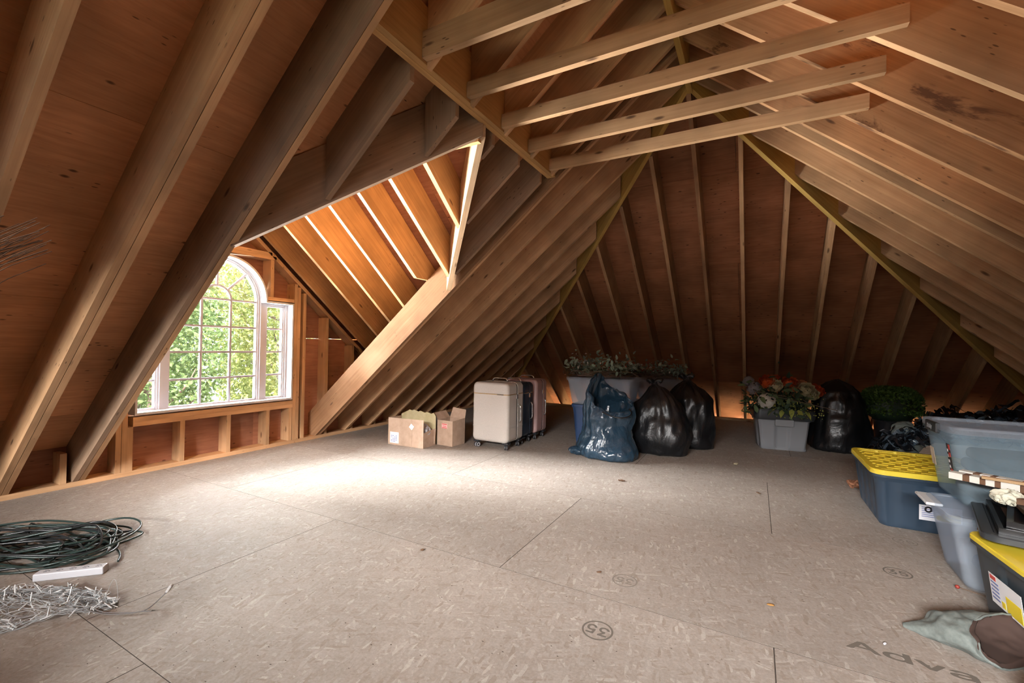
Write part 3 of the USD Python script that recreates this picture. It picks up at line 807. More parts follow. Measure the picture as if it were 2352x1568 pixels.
GREYP = speckled('grey_paper', (0.25, 0.25, 0.29), (0.62, 0.62, 0.66), 18, 0.6)
crumpled('crumpled_paper', -3.275, 3.92, 0.006, 0.083, 3, GREYP, 'crumpled grey and white paper at the low right end of the front box', 'paper', sq=1.35)
crumpled('crumpled_paper', -3.55, 3.92, 0.006, 0.083, 5, PAPER, 'crumpled white paper deep in the left end of the front box', 'paper', sq=0.8)
b2 = thing('cardboard_box', 'open cardboard box with a red printed sticker, flaps up, beside the cream suitcase', 'box', (-3.075, 4.18, 0), -3.0)
w_, d_, h_ = 0.225, 0.225, 0.285
obj('bottom_panel', bx((-w_ / 2, -d_ / 2, 0.001), (w_ / 2, d_ / 2, 0.005)), CARD, b2)
fr = obj('front_panel', wallp([(-w_ / 2, 0.005), (w_ / 2, 0.005), (w_ / 2, h_), (-w_ / 2, h_)], th, (0, -d_ / 2, 0), X, Y), CARD, b2)
obj('left_panel', wallp([(-d_ / 2 + th, 0.005), (d_ / 2 - th, 0.005), (d_ / 2 - th, h_ + .01), (-d_ / 2 + th, h_)], th, (-w_ / 2, 0, 0), Y, X), CARD, b2)
obj('right_panel', wallp([(-d_ / 2 + th, 0.005), (d_ / 2 - th, 0.005), (d_ / 2 - th, h_ + .012), (-d_ / 2 + th, h_)], th, (w_ / 2 - th, 0, 0), Y, X), CARD, b2)
obj('back_panel', wallp([(-w_ / 2, 0.005), (w_ / 2, 0.005), (w_ / 2, h_), (-w_ / 2, h_)], th, (0, d_ / 2 - th, 0), X, Y), CARD, b2)
f1 = wallp([(-w_ / 2, 0), (w_ / 2, 0), (w_ / 2 - .015, .11), (-w_ / 2 + .01, .125)], 0.003, (0, 0, 0), X, Y); rot(f1, math.radians(-22), (1, 0, 0)); mv(f1, 0, d_ / 2 - .002, h_)
obj('flap', f1, CARD, b2)
f2 = wallp([(-d_ / 2, 0), (d_ / 2, 0), (d_ / 2 - .01, .10), (-d_ / 2 + .02, .09)], 0.003, (0, 0, 0), Y, X); rot(f2, math.radians(-38), (0, 1, 0)); mv(f2, -w_ / 2 + .002, 0, h_)
obj('flap', f2, CARD, b2)
obj('sticker', bx((-.045, -d_ / 2 - .001, .195), (.035, -d_ / 2 - .0002, .25)), plain('sticker_pink', (0.75, 0.45, 0.45), 0.5), fr)
obj('sticker_print', cat_([bx((-.041, -d_ / 2 - .0016, .238), (.031, -d_ / 2 - .0009, .247)), bx((-.041, -d_ / 2 - .0016, .198), (.031, -d_ / 2 - .0009, .206)), bx((-.030, -d_ / 2 - .0016, .218), (.022, -d_ / 2 - .0009, .224))]), INK_RED, fr)
crumpled('crumpled_paper', -3.08, 4.18, 0.006, 0.085, 8, plain('kraft_paper', (0.36, 0.22, 0.13), 0.8), 'crumpled brown packing paper inside the box beside the suitcase', 'paper', sq=1.2)

# ------------------------------------------------------------------ suitcases
BLACKP = plain('black_plastic', (0.02, 0.021, 0.025), 0.35)
DKRUB = plain('dark_rubber', (0.035, 0.035, 0.04), 0.6)
CHROME = plain('chrome', (0.7, 0.7, 0.7), 0.2, metallic=1.0)


def suitcase(label, loc, w, d, h, shell, trim_, trim_name, tagged=False, bar=None):
    t = thing('suitcase', label, 'suitcase', loc)
    z0 = 0.075; hb = h - z0
    df = d * .52
    rr = 0.055

    def half(y0, y1, open_side):
        rings = []
        n_ = 8
        ys = []
        for k in range(n_ + 1):
            a = math.pi / 2 * k / n_
            ys.append((math.sin(a), math.cos(a)))
        rc = 0.035
        base = [(y0 + rc * (1 - s), rc * (1 - c)) for s, c in ys[::-1]] if not open_side else None
        prof = [(y0 + rc * (1 - math.cos(a)), rc * (1 - math.sin(a))) for a in np.linspace(0, math.pi / 2, 7)] + [(y1, 0.0)]
        if open_side: prof = [(y0 + y1 - y, i) for y, i in prof][::-1]
        for y, i in prof:
            p = ring_pts(w - 2 * i, hb - 2 * i, max(rr - i, .012), 6)
            rings.append(np.c_[p[:, 0], np.full(len(p), y), p[:, 1] + z0 + hb / 2])
        m = loft(rings)
        if m.volume < 0: m.invert()
        return m
    ff = obj('front_shell', half(-d / 2, -d / 2 + df, False), shell, t, smooth=40)
    bk = obj('rear_shell', half(-d / 2 + df + .03, d / 2, True), shell, t, smooth=40)
    p = ring_pts(w - .012, hb - .012, rr - .006, 6)
    z = loft([np.c_[p[:, 0], np.full(len(p), y), p[:, 1] + z0 + hb / 2] for y in (-d / 2 + df, -d / 2 + df + .03)])
    if z.volume < 0: z.invert()
    obj('zipper_band', z, DKRUB, t, smooth=40)
    # two raised trims around the shells
    for zz, nm in ((z0 + hb * .80, 'trim_strip'), (z0 + hb * .245, 'trim_strip')):
        for y0, y1 in ((-d / 2 - .0025, -d / 2 + df - .01), (-d / 2 + df + .04, d / 2 + .0025)):
            q = np.array(rrect(w + .005, y1 - y0 + .03, .036, 6).exterior.coords)[:-1]
            front = y0 < 0 and y1 < d / 2
            g = unary_union([sbox(-w / 2 - .0025, y0, w / 2 + .0025, y1)])
            sh = rrect(w + .005, (y1 - y0) + .08, .036).buffer(0)
            cy = y0 + (y1 - y0) / 2 + (.04 if front else -.04)
            from shapely import affinity
            g = affinity.translate(sh, 0, cy).intersection(g)
            m = trimesh.creation.extrude_polygon(g, .009, engine='earcut'); mv(m, 0, 0, zz)
            if bar is not None and zz > z0 + hb * .5 and not front: continue
            obj(nm, m, trim_ if zz > z0 + hb * .5 else shell, ff if front else bk)
    if tagged: obj('name_plate', bx((w * .20, -d / 2 - .006, z0 + hb * .80 - .001), (w * .37, -d / 2 - .002, z0 + hb * .80 + .011)), CHROME, ff)
    # handles
    ht = tube(spline([(-.10, 0, h - .004), (-.085, 0, h + .028), (0, 0, h + .036), (.085, 0, h + .028), (.10, 0, h - .004)], 17), .0075, 8)
    mv(ht, 0, d * .10, 0); obj('carry_handle', ht, CHROME, t, smooth=True)
    hs = tube(spline([(0, 0, -.10), (.024, 0, -.085), (.030, 0, 0), (.024, 0, .085), (0, 0, .10)], 17), .0075, 8)
    mv(hs, w / 2 - .004, d * .16, z0 + hb * .47); obj('side_handle', hs, CHROME, t, smooth=True)
    obj('lock', rbox(.012, .03, .05, .004).apply_translation((w / 2, -d / 2 + df + .015, z0 + hb * .72)), CHROME, t)
    # casters
    for sx in (-1, 1):
        for sy in (-1, 1):
            cx, cy = sx * (w / 2 - .045), sy * (d / 2 - .05)
            c = obj('caster', cat_([mv(rbox(.075, .075, .024, .01), cx, cy, .058), mv(trimesh.creation.cylinder(.012, .04, sections=12), cx, cy, .05)]), BLACKP, t)
            for s in (-1, 1):
                wl = trimesh.creation.cylinder(.025, .014, sections=20); rot(wl, math.pi / 2, (0, 1, 0)); rot(wl, sx * .5, (0, 0, 1)); mv(wl, cx + s * .013, cy - .006, .0255)
                hub = trimesh.creation.annulus(.012, .021, .0155, sections=20); rot(hub, math.pi / 2, (0, 1, 0)); rot(hub, sx * .5, (0, 0, 1)); mv(hub, cx + s * .013, cy - .006, .0255)
                obj('wheel', cat_([wl]), DKRUB, c); obj('wheel_rim', hub, plain('wheel_grey', (0.45, 0.45, 0.46), 0.5) if 'WG' not in globals() else WG, c)
    return t


WG = plain('wheel_grey', (0.45, 0.45, 0.46), 0.5)
CREAM = speckled('cream_shell', (0.46, 0.42, 0.38), (0.50, 0.46, 0.42), 60, 0.38, 0.02)
NAVY = plain('navy_shell', (0.018, 0.030, 0.050), 0.32)
ROSE = plain('rose_shell', (0.42, 0.27, 0.26), 0.4)
GOLD = plain('gold_trim', (0.42, 0.28, 0.13), 0.35, metallic=0.6)
suitcase('cream hard-shell suitcase with gold band, nearest of the three standing in a row', (-2.568, 4.385, 0), 0.465, 0.365, 0.735, CREAM, GOLD, 'gold', True)
suitcase('dark navy hard-shell suitcase standing between the cream and rose ones', (-2.575, 4.735, 0), 0.44, 0.275, 0.715, NAVY, CHROME, 'grey')
suitcase('dusty rose hard-shell suitcase, furthest back of the three in the row', (-2.565, 5.07, 0), 0.46, 0.31, 0.735, ROSE, ROSE, 'rose', bar=1)

# ------------------------------------------------------------------ plastic totes
def tote_rings(sx, sy, h, taper, r, wall, ribs=0, rib=0.006, rim=0.018, floor_t=0.006):
    """outer skin from the base up, rim flange, inner skin down: one closed shell"""
    n = 6

    def ring(fx, z, off, ribbed):
        p = ring_pts(sx * fx + 2 * off, sy * fx + 2 * off, max(r * fx + off, .004), n)
        # subdivide the straight runs so ribs show
        q = []
        for i in range(len(p)):
            a, b = p[i], p[(i + 1) % len(p)]
            k = max(1, int(round(np.linalg.norm(b - a) / .02))) if np.linalg.norm(b - a) > .05 else 1
            if k > 1: k = int(round(max(sx, sy) / .02)) if abs((b - a)[0]) * sx > 0 and False else k
            q += [a + (b - a) * t / k for t in range(k)]
        return np.array(q)
    base = ring(1.0, 0, 0, False)                     # topology from the top ring
    nrm = np.roll(base, -1, 0) - np.roll(base, 1, 0); nrm = np.c_[nrm[:, 1], -nrm[:, 0]]; nrm /= np.linalg.norm(nrm, axis=1, keepdims=True)
    if (nrm * base).sum() < 0: nrm = -nrm
    s = np.r_[0, np.cumsum(np.linalg.norm(np.diff(base, axis=0), axis=1))]
    wave = np.zeros(len(base))
    if ribs: wave = np.where(np.sin(s / s[-1] * math.pi * 2 * ribs) > 0.25, -rib, 0.0)
    R = []

    def put(f, z, off, wv=0.0):
        p = base * f + nrm * (off + wave * wv)[:, None] if ribs else base * f + nrm * off
        R.append(np.c_[p, np.full(len(p), z)])
    f0 = 1 - taper
    put(f0 * .97, 0.0, 0); put(f0, 0.012, 0, .3); put(f0 + taper * .1, h * .1, 0, 1); put(f0 + taper * .86, h * .86, 0, 1); put(f0 + taper * .88, h * .88, .0, 0)
    put(1.0, h - rim, 0.002); put(1.0, h - rim, .014); put(1.0, h, .014); put(1.0, h, -wall)
    put(1.0, h - .01, -wall); put(f0 + taper * .86, h * .86, -wall, 1); put(f0 + taper * .1, h * .1, -wall, 1); put(f0, floor_t + .008, -wall, 0); put(f0 * .97, floor_t, -wall * 1.5)
    m = loft(R)
    if m.volume < 0: m.invert()
    return m


def lid_mesh(sx, sy, r, h=.028, dish=.012, bars=None):
    R = []
    for (off, z) in ((.010, 0), (.016, .003), (.016, h - .004), (.012, h), (-.022, h), (-.028, h - dish)):
        p = ring_pts(sx + 2 * off, sy + 2 * off, max(r + off, .006), 6); R.append(np.c_[p, np.full(len(p), z)])
    m = loft(R)
    if m.volume < 0: m.invert()
    ms = [m]
    for b in (bars or []): ms.append(b)
    return cat_(ms)


CLEAR = mat('clear_plastic', {'p': ('principled_bsdf', dict(base_color=(0.48, 0.60, 0.68), roughness=0.3, specular_ior_level=0.5)), 't': ('transparent_bsdf', dict(color=(0.88, 0.94, 0.97))), 'm': ('mix_closure', dict(fac=0.84))},
            [('p.BSDF', 'm.closure1'), ('t.BSDF', 'm.closure2')], surface='m.closure')
FROST = mat('frosted_plastic', {'p': ('principled_bsdf', dict(base_color=(0.60, 0.67, 0.75), roughness=0.45)), 't': ('transparent_bsdf', dict(color=(0.9, 0.93, 0.97))), 'm': ('mix_closure', dict(fac=0.78))},
            [('p.BSDF', 'm.closure1'), ('t.BSDF', 'm.closure2')], surface='m.closure')
NAVYT = plain('navy_tote', (0.030, 0.050, 0.078), 0.38)
CHART = plain('charcoal_tote', (0.038, 0.050, 0.060), 0.42)
BLUET = plain('blue_tote', (0.03, 0.065, 0.16), 0.35)
GREYT = plain('grey_tote', (0.23, 0.24, 0.26), 0.42)
YELT = plain('yellow_lid', (0.78, 0.60, 0.045), 0.4)
DKLID = plain('dark_lid', (0.028, 0.032, 0.036), 0.4)


def plabel(parent, w, h, y, cx, cz, kind=0):
    """flat printed label on a face looking towards -y"""
    l = obj('label', bx((cx - w / 2, y - .001, cz - h / 2), (cx + w / 2, y, cz + h / 2)), LABELW, parent)
    obj('label_print', cat_([bx((cx + w * .02, y - .0018, cz - h * .42), (cx + w * .47, y - .0006, cz + h * .05)), trimesh.creation.cylinder(h * .16, .0012, sections=20).apply_transform(trimesh.transformations.rotation_matrix(math.pi / 2, (1, 0, 0))).apply_translation((cx - w * .02, y - .0012, cz - h * .22))]), INK_YELLOW, parent)
    obj('label_lines', cat_([bx((cx - w * .44, y - .0018, cz + h * (.33 - .12 * k)), (cx - w * (.05 + .06 * (k % 2)), y - .0006, cz + h * (.37 - .12 * k))) for k in range(6)]), INK_BLUE, parent)
    rg_ = trimesh.creation.annulus(h * .10, h * .2, .0012, sections=24); rot(rg_, math.pi / 2, (1, 0, 0)); mv(rg_, cx - w * .28, y - .0012, cz + h * .22)
    obj('label_emblem', rg_, INK_BLACK, parent)


# yellow-lidded navy tote
ty = thing('storage_tote', 'navy ribbed storage tote under a yellow waffle lid, beside the tall clear tote', 'storage tote', (1.00, 4.055, 0))
bd = obj('tote_body', tote_rings(0.62, 0.74, 0.345, 0.13, 0.06, .004, 15, .008), NAVYT, ty, smooth=35)
bars = []
for iy in range(9):
    for ix in range(5):
        b = rbox(.075, .016, .006, .003); mv(b, -.21 + ix * .105 + (iy % 2) * .052 - .02, -.27 + iy * .067, .0165)
        if abs(b.centroid[0]) < .255: bars.append(b)
for iy in range(8): bars.append(mv(rbox(.045, .055, .008, .004), -.285, -.30 + iy * .085, .022))
for ix in range(5): bars.append(mv(rbox(.09, .03, .008, .004), -.22 + ix * .11, .335, .022))
ld = obj('tote_lid', mv(lid_mesh(0.62, 0.74, .06, .034, .018, bars), 0, 0, .34), YELT, ty, smooth=30)
fy = -0.74 / 2 * (1 - .13 * .45) - .004
plabel(ty, .20, .095, fy - .004, .015, .135)

tc = thing('storage_tote', 'tall clear plastic tote with a dark latch and red label strip, behind the stacked frames', 'storage tote', (1.29, 3.30, 0.3535))
obj('tote_body', tote_rings(0.80, 0.46, 0.37, 0.13, .06, .0035, 7, .006), CLEAR, tc, smooth=35)
lidc = obj('tote_lid', mv(lid_mesh(0.80, .46, .06, .036, .016), 0, 0, .366), FROST, tc, smooth=30)
lt = rbox(.022, .17, .055, .006); mv(lt, -.413, .02, .345); la = obj('latch', lt, DKLID, tc, smooth=30)
tx = meshkit.text_mesh('Hefty', .022, .0015, True); rot(tx, math.pi / 2, (1, 0, 0)); rot(tx, -math.pi / 2, (0, 0, 1)); mv(tx, -.4255, .062, .362)
obj('latch_lettering', tx, plain('lettering_grey', (0.22, 0.23, 0.24), 0.5), la)
# label strip on the left end, running up it
xs = -.388
sl = (.388 - .36) / .25
lab = [bx((-.0008, -.022, 0), (0, .022, .16))]
tilt = math.radians(-7.5)


def endp(m, y, z):
    rot(m, tilt, (0, 1, 0)); mv(m, -.3705, y, z); return m


obj('label', endp(bx((-.0012, -.024, 0), (-.0002, .024, .175)), -.135, .13), INK_BLACK, tc)
for lo_, hi_ in (((-.0020, -.022, .145), (-.0010, -.002, .172)), ((-.0020, -.02, .108), (-.0010, .006, .13)), ((-.0020, -.02, .02), (-.0010, .01, .045))):
    obj('label_print', endp(bx(lo_, hi_), -.135, .13), INK_RED, tc)
obj('label_lines', cat_([endp(bx((-.0020, .006, .02 + .028 * k), (-.0010, .02, .034 + .028 * k)), -.135, .13) for k in range(5)]), LABELW, tc)
obj('tape_patch', endp(bx((-.0012, -.03, 0), (-.0002, .03, .10)), .14, .14), speckled('masking_tape', (0.5, .42, .32), (.6, .52, .42), 30, .8), tc)
dc = thing('folded_cloth', 'dark folded cloth lying inside the tall clear latch tote', 'cloth', (1.31, 3.30, 0.3645))
obj('cloth_stack', cat_([crumple(mv(rbox(.60 - .02 * k, .33, .06, .025, 4), (k % 2) * .012, 0, .062 * k), .012, 14, k) for k in range(4)]), speckled('dark_cloth', (0.03, .032, .036), (.06, .06, .066), 60, .9), dc, smooth=30)
# front clear tote with things in it
tf = thing('storage_tote', 'frosted clear tote holding cloths, on the floor beneath the tall clear tote', 'storage tote', (1.215, 3.10, 0), -2.0)
obj('tote_body', tote_rings(0.74, 0.43, 0.335, 0.17, .06, .003), FROST, tf, smooth=35)
obj('tote_lid', mv(lid_mesh(.74, .43, .06, .020, .006), 0, 0, .332), FROST, tf, smooth=30)
tab = obj('lid_tab', mv(rbox(.07, .22, .016, .007), -.385, .10, .335), plain('white_lid', (.70, .72, .74), .4), tf)
cl = thing('folded_cloth', 'teal and cream cloths inside the frosted tote', 'cloth', (1.22, 3.095, 0.009))
TEAL = speckled('teal_cloth', (.06, .16, .20), (.10, .22, .26), 40, .9); CREAMC = speckled('cream_cloth', (.55, .50, .40), (.66, .62, .52), 40, .9)
obj('cloth', crumple(mv(rbox(.46, .26, .10, .045, 5), .01, 0, .20), .03, 10, 4), TEAL, cl, smooth=30)
obj('cloth', crumple(mv(rbox(.42, .24, .12, .05, 5), .02, -.01, .09), .04, 9, 6), CREAMC, cl, smooth=30)
obj('cloth', crumple(mv(rbox(.44, .26, .09, .04, 5), .0, 0, .002), .03, 9, 9), speckled('slate_cloth', (.08, .12, .2), (.14, .2, .3), 40, .9), cl, smooth=30)
# charcoal tote with yellow lid edge
tg = thing('storage_tote', 'charcoal storage tote with a white and yellow label, nearest at the right edge', 'storage tote', (1.235, 2.565, 0), 4.0)
obj('tote_body', tote_rings(0.72, 0.46, 0.315, 0.11, .05, .004, 5, .008), CHART, tg, smooth=35)
obj('tote_lid', mv(lid_mesh(0.72, .46, .05, .022, .008), 0, 0, .310), YELT, tg, smooth=30)
m_ = []
lx = -.345
ll = obj('label', rot(bx((-.001, -.11, 0), (0, .11, .12)), math.radians(-7), (0, 1, 0)).apply_translation((lx, -.03, .10)), LABELW, tg)
for q_ in (bx((-.0018, -.10, .008), (-.0008, .0, .07)), bx((-.0018, .01, .01), (-.0008, .035, .035))):
    obj('label_print', rot(q_, math.radians(-7), (0, 1, 0)).apply_translation((lx, -.03, .10)), INK_YELLOW, tg)
obj('label_lines', rot(cat_([bx((-.0018, .045, .02 + .016 * k), (-.0008, .10, .027 + .016 * k)) for k in range(5)]), math.radians(-7), (0, 1, 0)).apply_translation((lx, -.03, .10)), INK_BLUE, tg)
obj('label_emblem', rot(bx((-.0018, .06, .098), (-.0008, .10, .114)), math.radians(-7), (0, 1, 0)).apply_translation((lx, -.03, .10)), INK_RED, tg)
# loose dark lid lying over both
lo = thing('tote_lid', 'loose charcoal tote lid bridging the frosted tote and the charcoal one', 'lid', (1.205, 2.795, 0.354), -14.0)
obj('lid_panel', lid_mesh(0.58, .56, .04, .030, .010), DKLID, lo, smooth=30)
ut = tube(spline([(-.293, -.11, .014), (-.302, -.11, .006), (-.305, -.13, -.006), (-.302, -.15, .006), (-.293, -.15, .014)], 13), .0025, 6)
obj('wire_clip', ut, CHROME, lo)

# picture frames and sticks on the loose lid
BLKF = plain('black_lacquer', (0.008, 0.008, 0.009), 0.25)
DKWOOD = wood('walnut', (0.05, 0.028, 0.018), (0.12, 0.07, 0.045), (0.03, 0.02, 0.012), blotch=0.2)


def picture_frame(label, loc, rz, w, d, h, m_, bw=.045, tilt=0.0):
    t = thing('picture_frame', label, 'picture frame', loc, rz)
    rail = []
    prof = [(0, 0), (bw, 0), (bw, h * .45), (bw * .6, h * .6), (bw * .35, h), (0, h)]
    for k, (L, ang) in enumerate(((w, 0), (d, 90), (w, 180), (d, 270))):
        Lh = L / 2
        P = []
        for s in (-1, 1):
            P.append(np.array([[s * (Lh - i), -((d if k % 2 == 0 else w) / 2) + i, z] for i, z in prof]))
        m = loft(P)
        if m.volume < 0: m.invert()
        rot(m, math.radians(ang), (0, 0, 1))
        obj('frame_rail', m, m_, t, frame(m.vertices.mean(0), (1, 0, 0) if k % 2 == 0 else (0, 1, 0)))
    obj('backing_board', bx((-w / 2 + bw * .7, -d / 2 + bw * .7, .003), (w / 2 - bw * .7, d / 2 - bw * .7, h * .35)), BLKF if m_ is not BLKF else DKWOOD, t)
    return t


picture_frame('large black picture frame lying directly on the loose charcoal lid', (1.20, 2.79, 0.3845), -14, .50, .50, .024, BLKF)
picture_frame('black picture frame with stepped rails, second in the stack at the right', (1.225, 2.775, 0.409), -20, .46, .48, .028, BLKF, .06)
picture_frame('dark walnut picture frame on top of the black ones', (1.24, 2.755, 0.4375), -10, .42, .42, .026, DKWOOD, .05)
TAUPE = wood('taupe_wood', (0.20, 0.155, 0.12), (0.30, 0.24, 0.19), (.1, .07, .05)); MAPLE = wood('maple', (0.40, 0.25, 0.13), (0.55, 0.37, 0.20), (.2, .1, .05)); BROWNW = wood('brown_wood', (0.13, 0.065, 0.035), (0.22, 0.12, 0.07), (.06, .03, .02))
SHADE = plain('white_tape', (.68, .66, .60), .6)


def plank(label, name, cat, loc, rz, L, W, H_, m_, bands=(), tilt=0.0):
    t = thing(name, label, cat, loc, rz)
    b = bx((-L / 2, -W / 2, 0), (L / 2, W / 2, H_))
    obj('board_body', b, m_, t)
    for a in bands:
        obj('white_end_band', bx((-L / 2 + a[0], -W / 2 - .0008, -.0), (-L / 2 + a[1], W / 2 + .0008, H_ + .0008)), SHADE, t)
    return t


plank('taupe painted board lying flat on the walnut frame', 'wooden_board', 'board', (1.24, 2.74, 0.464), -6, .44, .20, .026, TAUPE)
plank('brown stained board on top of the taupe one', 'wooden_board', 'board', (1.23, 2.76, 0.4905), -10, .46, .17, .024, BROWNW)
plank('brown trim stick with white bands, lower of the banded pair', 'trim_stick', 'stick', (1.12, 2.83, 0.515), -34, .62, .05, .030, BROWNW, ((0, .05), (.075, .11), (.13, .16), (.18, .24)))
plank('brown trim stick with white bands, upper of the banded pair', 'trim_stick', 'stick', (1.17, 2.875, 0.515), -34, .62, .045, .034, BROWNW, ((0, .05), (.075, .11), (.13, .21)))
plank('pale maple strip lying topmost on the pile of sticks', 'wooden_strip', 'stick', (1.17, 2.80, 0.5495), -22, .50, .02, .012, MAPLE)
crumpled('tissue_paper', 0.985, 2.775, 0.466, 0.05, 21, speckled('cream_tissue', (.55, .54, .42), (.66, .65, .54), 30, .8), 'crumpled cream tissue paper tucked under the banded sticks', 'paper', sq=.55)
# ------------------------------------------------------------------ far left group: blue tote, clear tote, wreath
t5 = thing('storage_tote', 'blue storage tote on the floor behind the shiny open bag', 'storage tote', (-1.55, 5.16, 0))
obj('tote_body', tote_rings(0.68, .46, .455, .12, .06, .004, 5, .006), BLUET, t5, smooth=35)
obj('tote_lid', mv(lid_mesh(.68, .46, .06, .024), 0, 0, .45), BLUET, t5, smooth=30)
t6 = thing('storage_tote', 'clear plastic tote stacked on the blue tote under the wreath', 'storage tote', (-1.57, 5.16, .4755))
obj('tote_body', tote_rings(0.76, .50, .295, .13, .06, .0035, 0), FROST, t6, smooth=35)
obj('tote_lid', mv(lid_mesh(.76, .50, .06, .024), 0, 0, .29), FROST, t6, smooth=30)
t7 = thing('storage_tote', 'navy storage tote standing behind the dull black bags', 'storage tote', (-1.18, 6.12, 0), 30)
obj('tote_body', tote_rings(0.66, .46, .42, .12, .06, .004, 5, .006), NAVYT, t7, smooth=35)
obj('tote_lid', mv(lid_mesh(.66, .46, .06, .024), 0, 0, .415), NAVYT, t7, smooth=30)
t8 = thing('storage_tote', 'clear plastic tote holding up the berry garland behind the black bags', 'storage tote', (-1.18, 6.12, .4405), 30)
obj('tote_body', tote_rings(0.62, .44, .28, .13, .06, .0035), FROST, t8, smooth=35)
obj('tote_lid', mv(lid_mesh(.62, .44, .06, .024), 0, 0, .275), FROST, t8, smooth=30)
LG = leafmat('eucalyptus_leaf', (.22, .29, .22), (.50, .54, .45), .2); PINE = leafmat('pine_needle', (.02, .05, .025), (.07, .12, .05), .1)
TWIG = plain('twig_brown', (.13, .09, .065), .9); BERRY = plain('berry_red', (.24, .03, .02), .5); WHITEF = leafmat('white_petal', (.60, .58, .54), (.78, .76, .72), .3)


def wreath(label, loc, R, r_, seed, rz=0, berries=30, stretch=1.0):
    r = np.random.default_rng(seed)
    t = thing('wreath', label, 'wreath', loc, rz)
    tw = []
    for k in range(26):
        ph = r.uniform(0, 6.28); n = 30; a = np.linspace(0, r.uniform(2.5, 6.2), n) + ph
        rad = R + r.normal(0, r_ * .35) + r_ * .3 * np.sin(a * r.integers(3, 7))
        z = r_ * .38 + r_ * .3 * np.sin(a * r.integers(2, 6) + ph) + .01
        tw.append(tube(np.c_[np.cos(a) * rad * stretch, np.sin(a) * rad, np.maximum(z, .006)], .004, 5))
    obj('twig_ring', cat_(tw), TWIG, t)
    n = 1500; a = r.uniform(0, 6.28, n); rad = R + r.normal(0, r_ * .45, n)
    pos = np.c_[np.cos(a) * rad * stretch, np.sin(a) * rad, r_ * .45 + np.abs(r.normal(0, r_ * .45, n))]
    nd = trimesh.Trimesh([[0, -.0012, 0], [0, .0012, 0], [.06, 0, .0]], [[0, 1, 2]], process=False)
    obj('evergreen_needles', inst(nd, rmats(pos, r.uniform(.6, 1.4, n), None, r)), PINE, t, kind='stuff')
    n = 430; a = r.uniform(0, 6.28, n); rad = R + r.normal(0, r_ * .6, n)
    pos = np.c_[np.cos(a) * rad * stretch, np.sin(a) * rad, r_ * .6 + np.abs(r.normal(0, r_ * .75, n))]
    obj('leaves', inst(leaf(.06, .028, .1, .2), rmats(pos, r.uniform(.6, 1.3, n), (0, -.3, .6), r)), LG, t, kind='stuff')
    if berries:
        a = r.uniform(0, 6.28, berries); rad = R + r.normal(0, r_ * .6, berries)
        pos = np.c_[np.cos(a) * rad * stretch, np.sin(a) * rad, r_ * .9 + np.abs(r.normal(0, r_ * .6, berries))]
        obj('berries', inst(trimesh.creation.icosphere(1, .009), rmats(pos, 1.0, None, r)), BERRY, t, kind='stuff')
    n = 46; a = r.uniform(2, 5.0, n); rad = R + r.normal(0, r_ * .5, n)
    pos = np.c_[np.cos(a) * rad * stretch, np.sin(a) * rad, r_ * 1.1 + np.abs(r.normal(0, r_ * .7, n))]
    obj('white_flowers', inst(leaf(.03, .02, .2, .2), rmats(pos, 1.0, (0, 0, .3), r)), WHITEF, t, kind='stuff')
    return t


wreath('evergreen wreath with pale leaves lying on the stacked clear tote', (-1.60, 5.12, .797), .27, .10, 5, stretch=1.15)
wreath('red-berried leafy garland lying behind the black bags, right of the wreath', (-1.18, 6.10, .75), .24, .09, 9, 30, 60, 1.35)

# ------------------------------------------------------------------ bin bags
def bagmat(name, col, rough, bump):
    return mat(name, {'tc': ('texture_coordinate', {}), 'mp': ('mapping', dict(scale=(4.5, 4.5, 3))), 'n': ('noise_texture', dict(scale=1.6, detail=5, roughness=.55, distortion=1.6)), 'n2': ('noise_texture', dict(scale=6.0, detail=3, distortion=.8)),
                      'ad': ('math', dict(math_type='multiply_add', value2=.35)), 'b': ('bump', dict(strength=bump, distance=.03)),
                      'p': ('principled_bsdf', dict(base_color=col, roughness=rough, specular_ior_level=.6))},
               [('tc.object', 'mp.vector'), ('mp.vector', 'n.vector'), ('mp.vector', 'n2.vector'), ('n2.fac', 'ad.value1'), ('n.fac', 'ad.value3'), ('ad.value', 'b.height'), ('b.normal', 'p.normal')])


BAG_SHINY = bagmat('bag_shiny', (.020, .046, .075), .18, .30)
BAG_DULL = bagmat('bag_dull', (.008, .0085, .010), .36, .22)
BAG_BLACK = bagmat('bag_black', (.006, .0065, .008), .33, .22)


def creases(mesh, amp, k, seed, dirn):
    """long folds running along dirn"""
    v = np.array(mesh.vertices); n = np.array(trimesh.Trimesh(v, mesh.faces, process=False).vertex_normals)
    d = np.array(dirn, float); d /= np.linalg.norm(d)
    q = v - np.outer(v @ d, d) * .82
    f = meshkit.fbm(q * k + 5.1, 3, seed); f = 1 - np.abs(f - .5) * 4
    w = np.clip(meshkit.noise(v * 4.5 + 2, seed + 3) * 2.2 - .6, 0, 1)
    return trimesh.Trimesh(v + n * (f * w * amp)[:, None], mesh.faces, process=False)


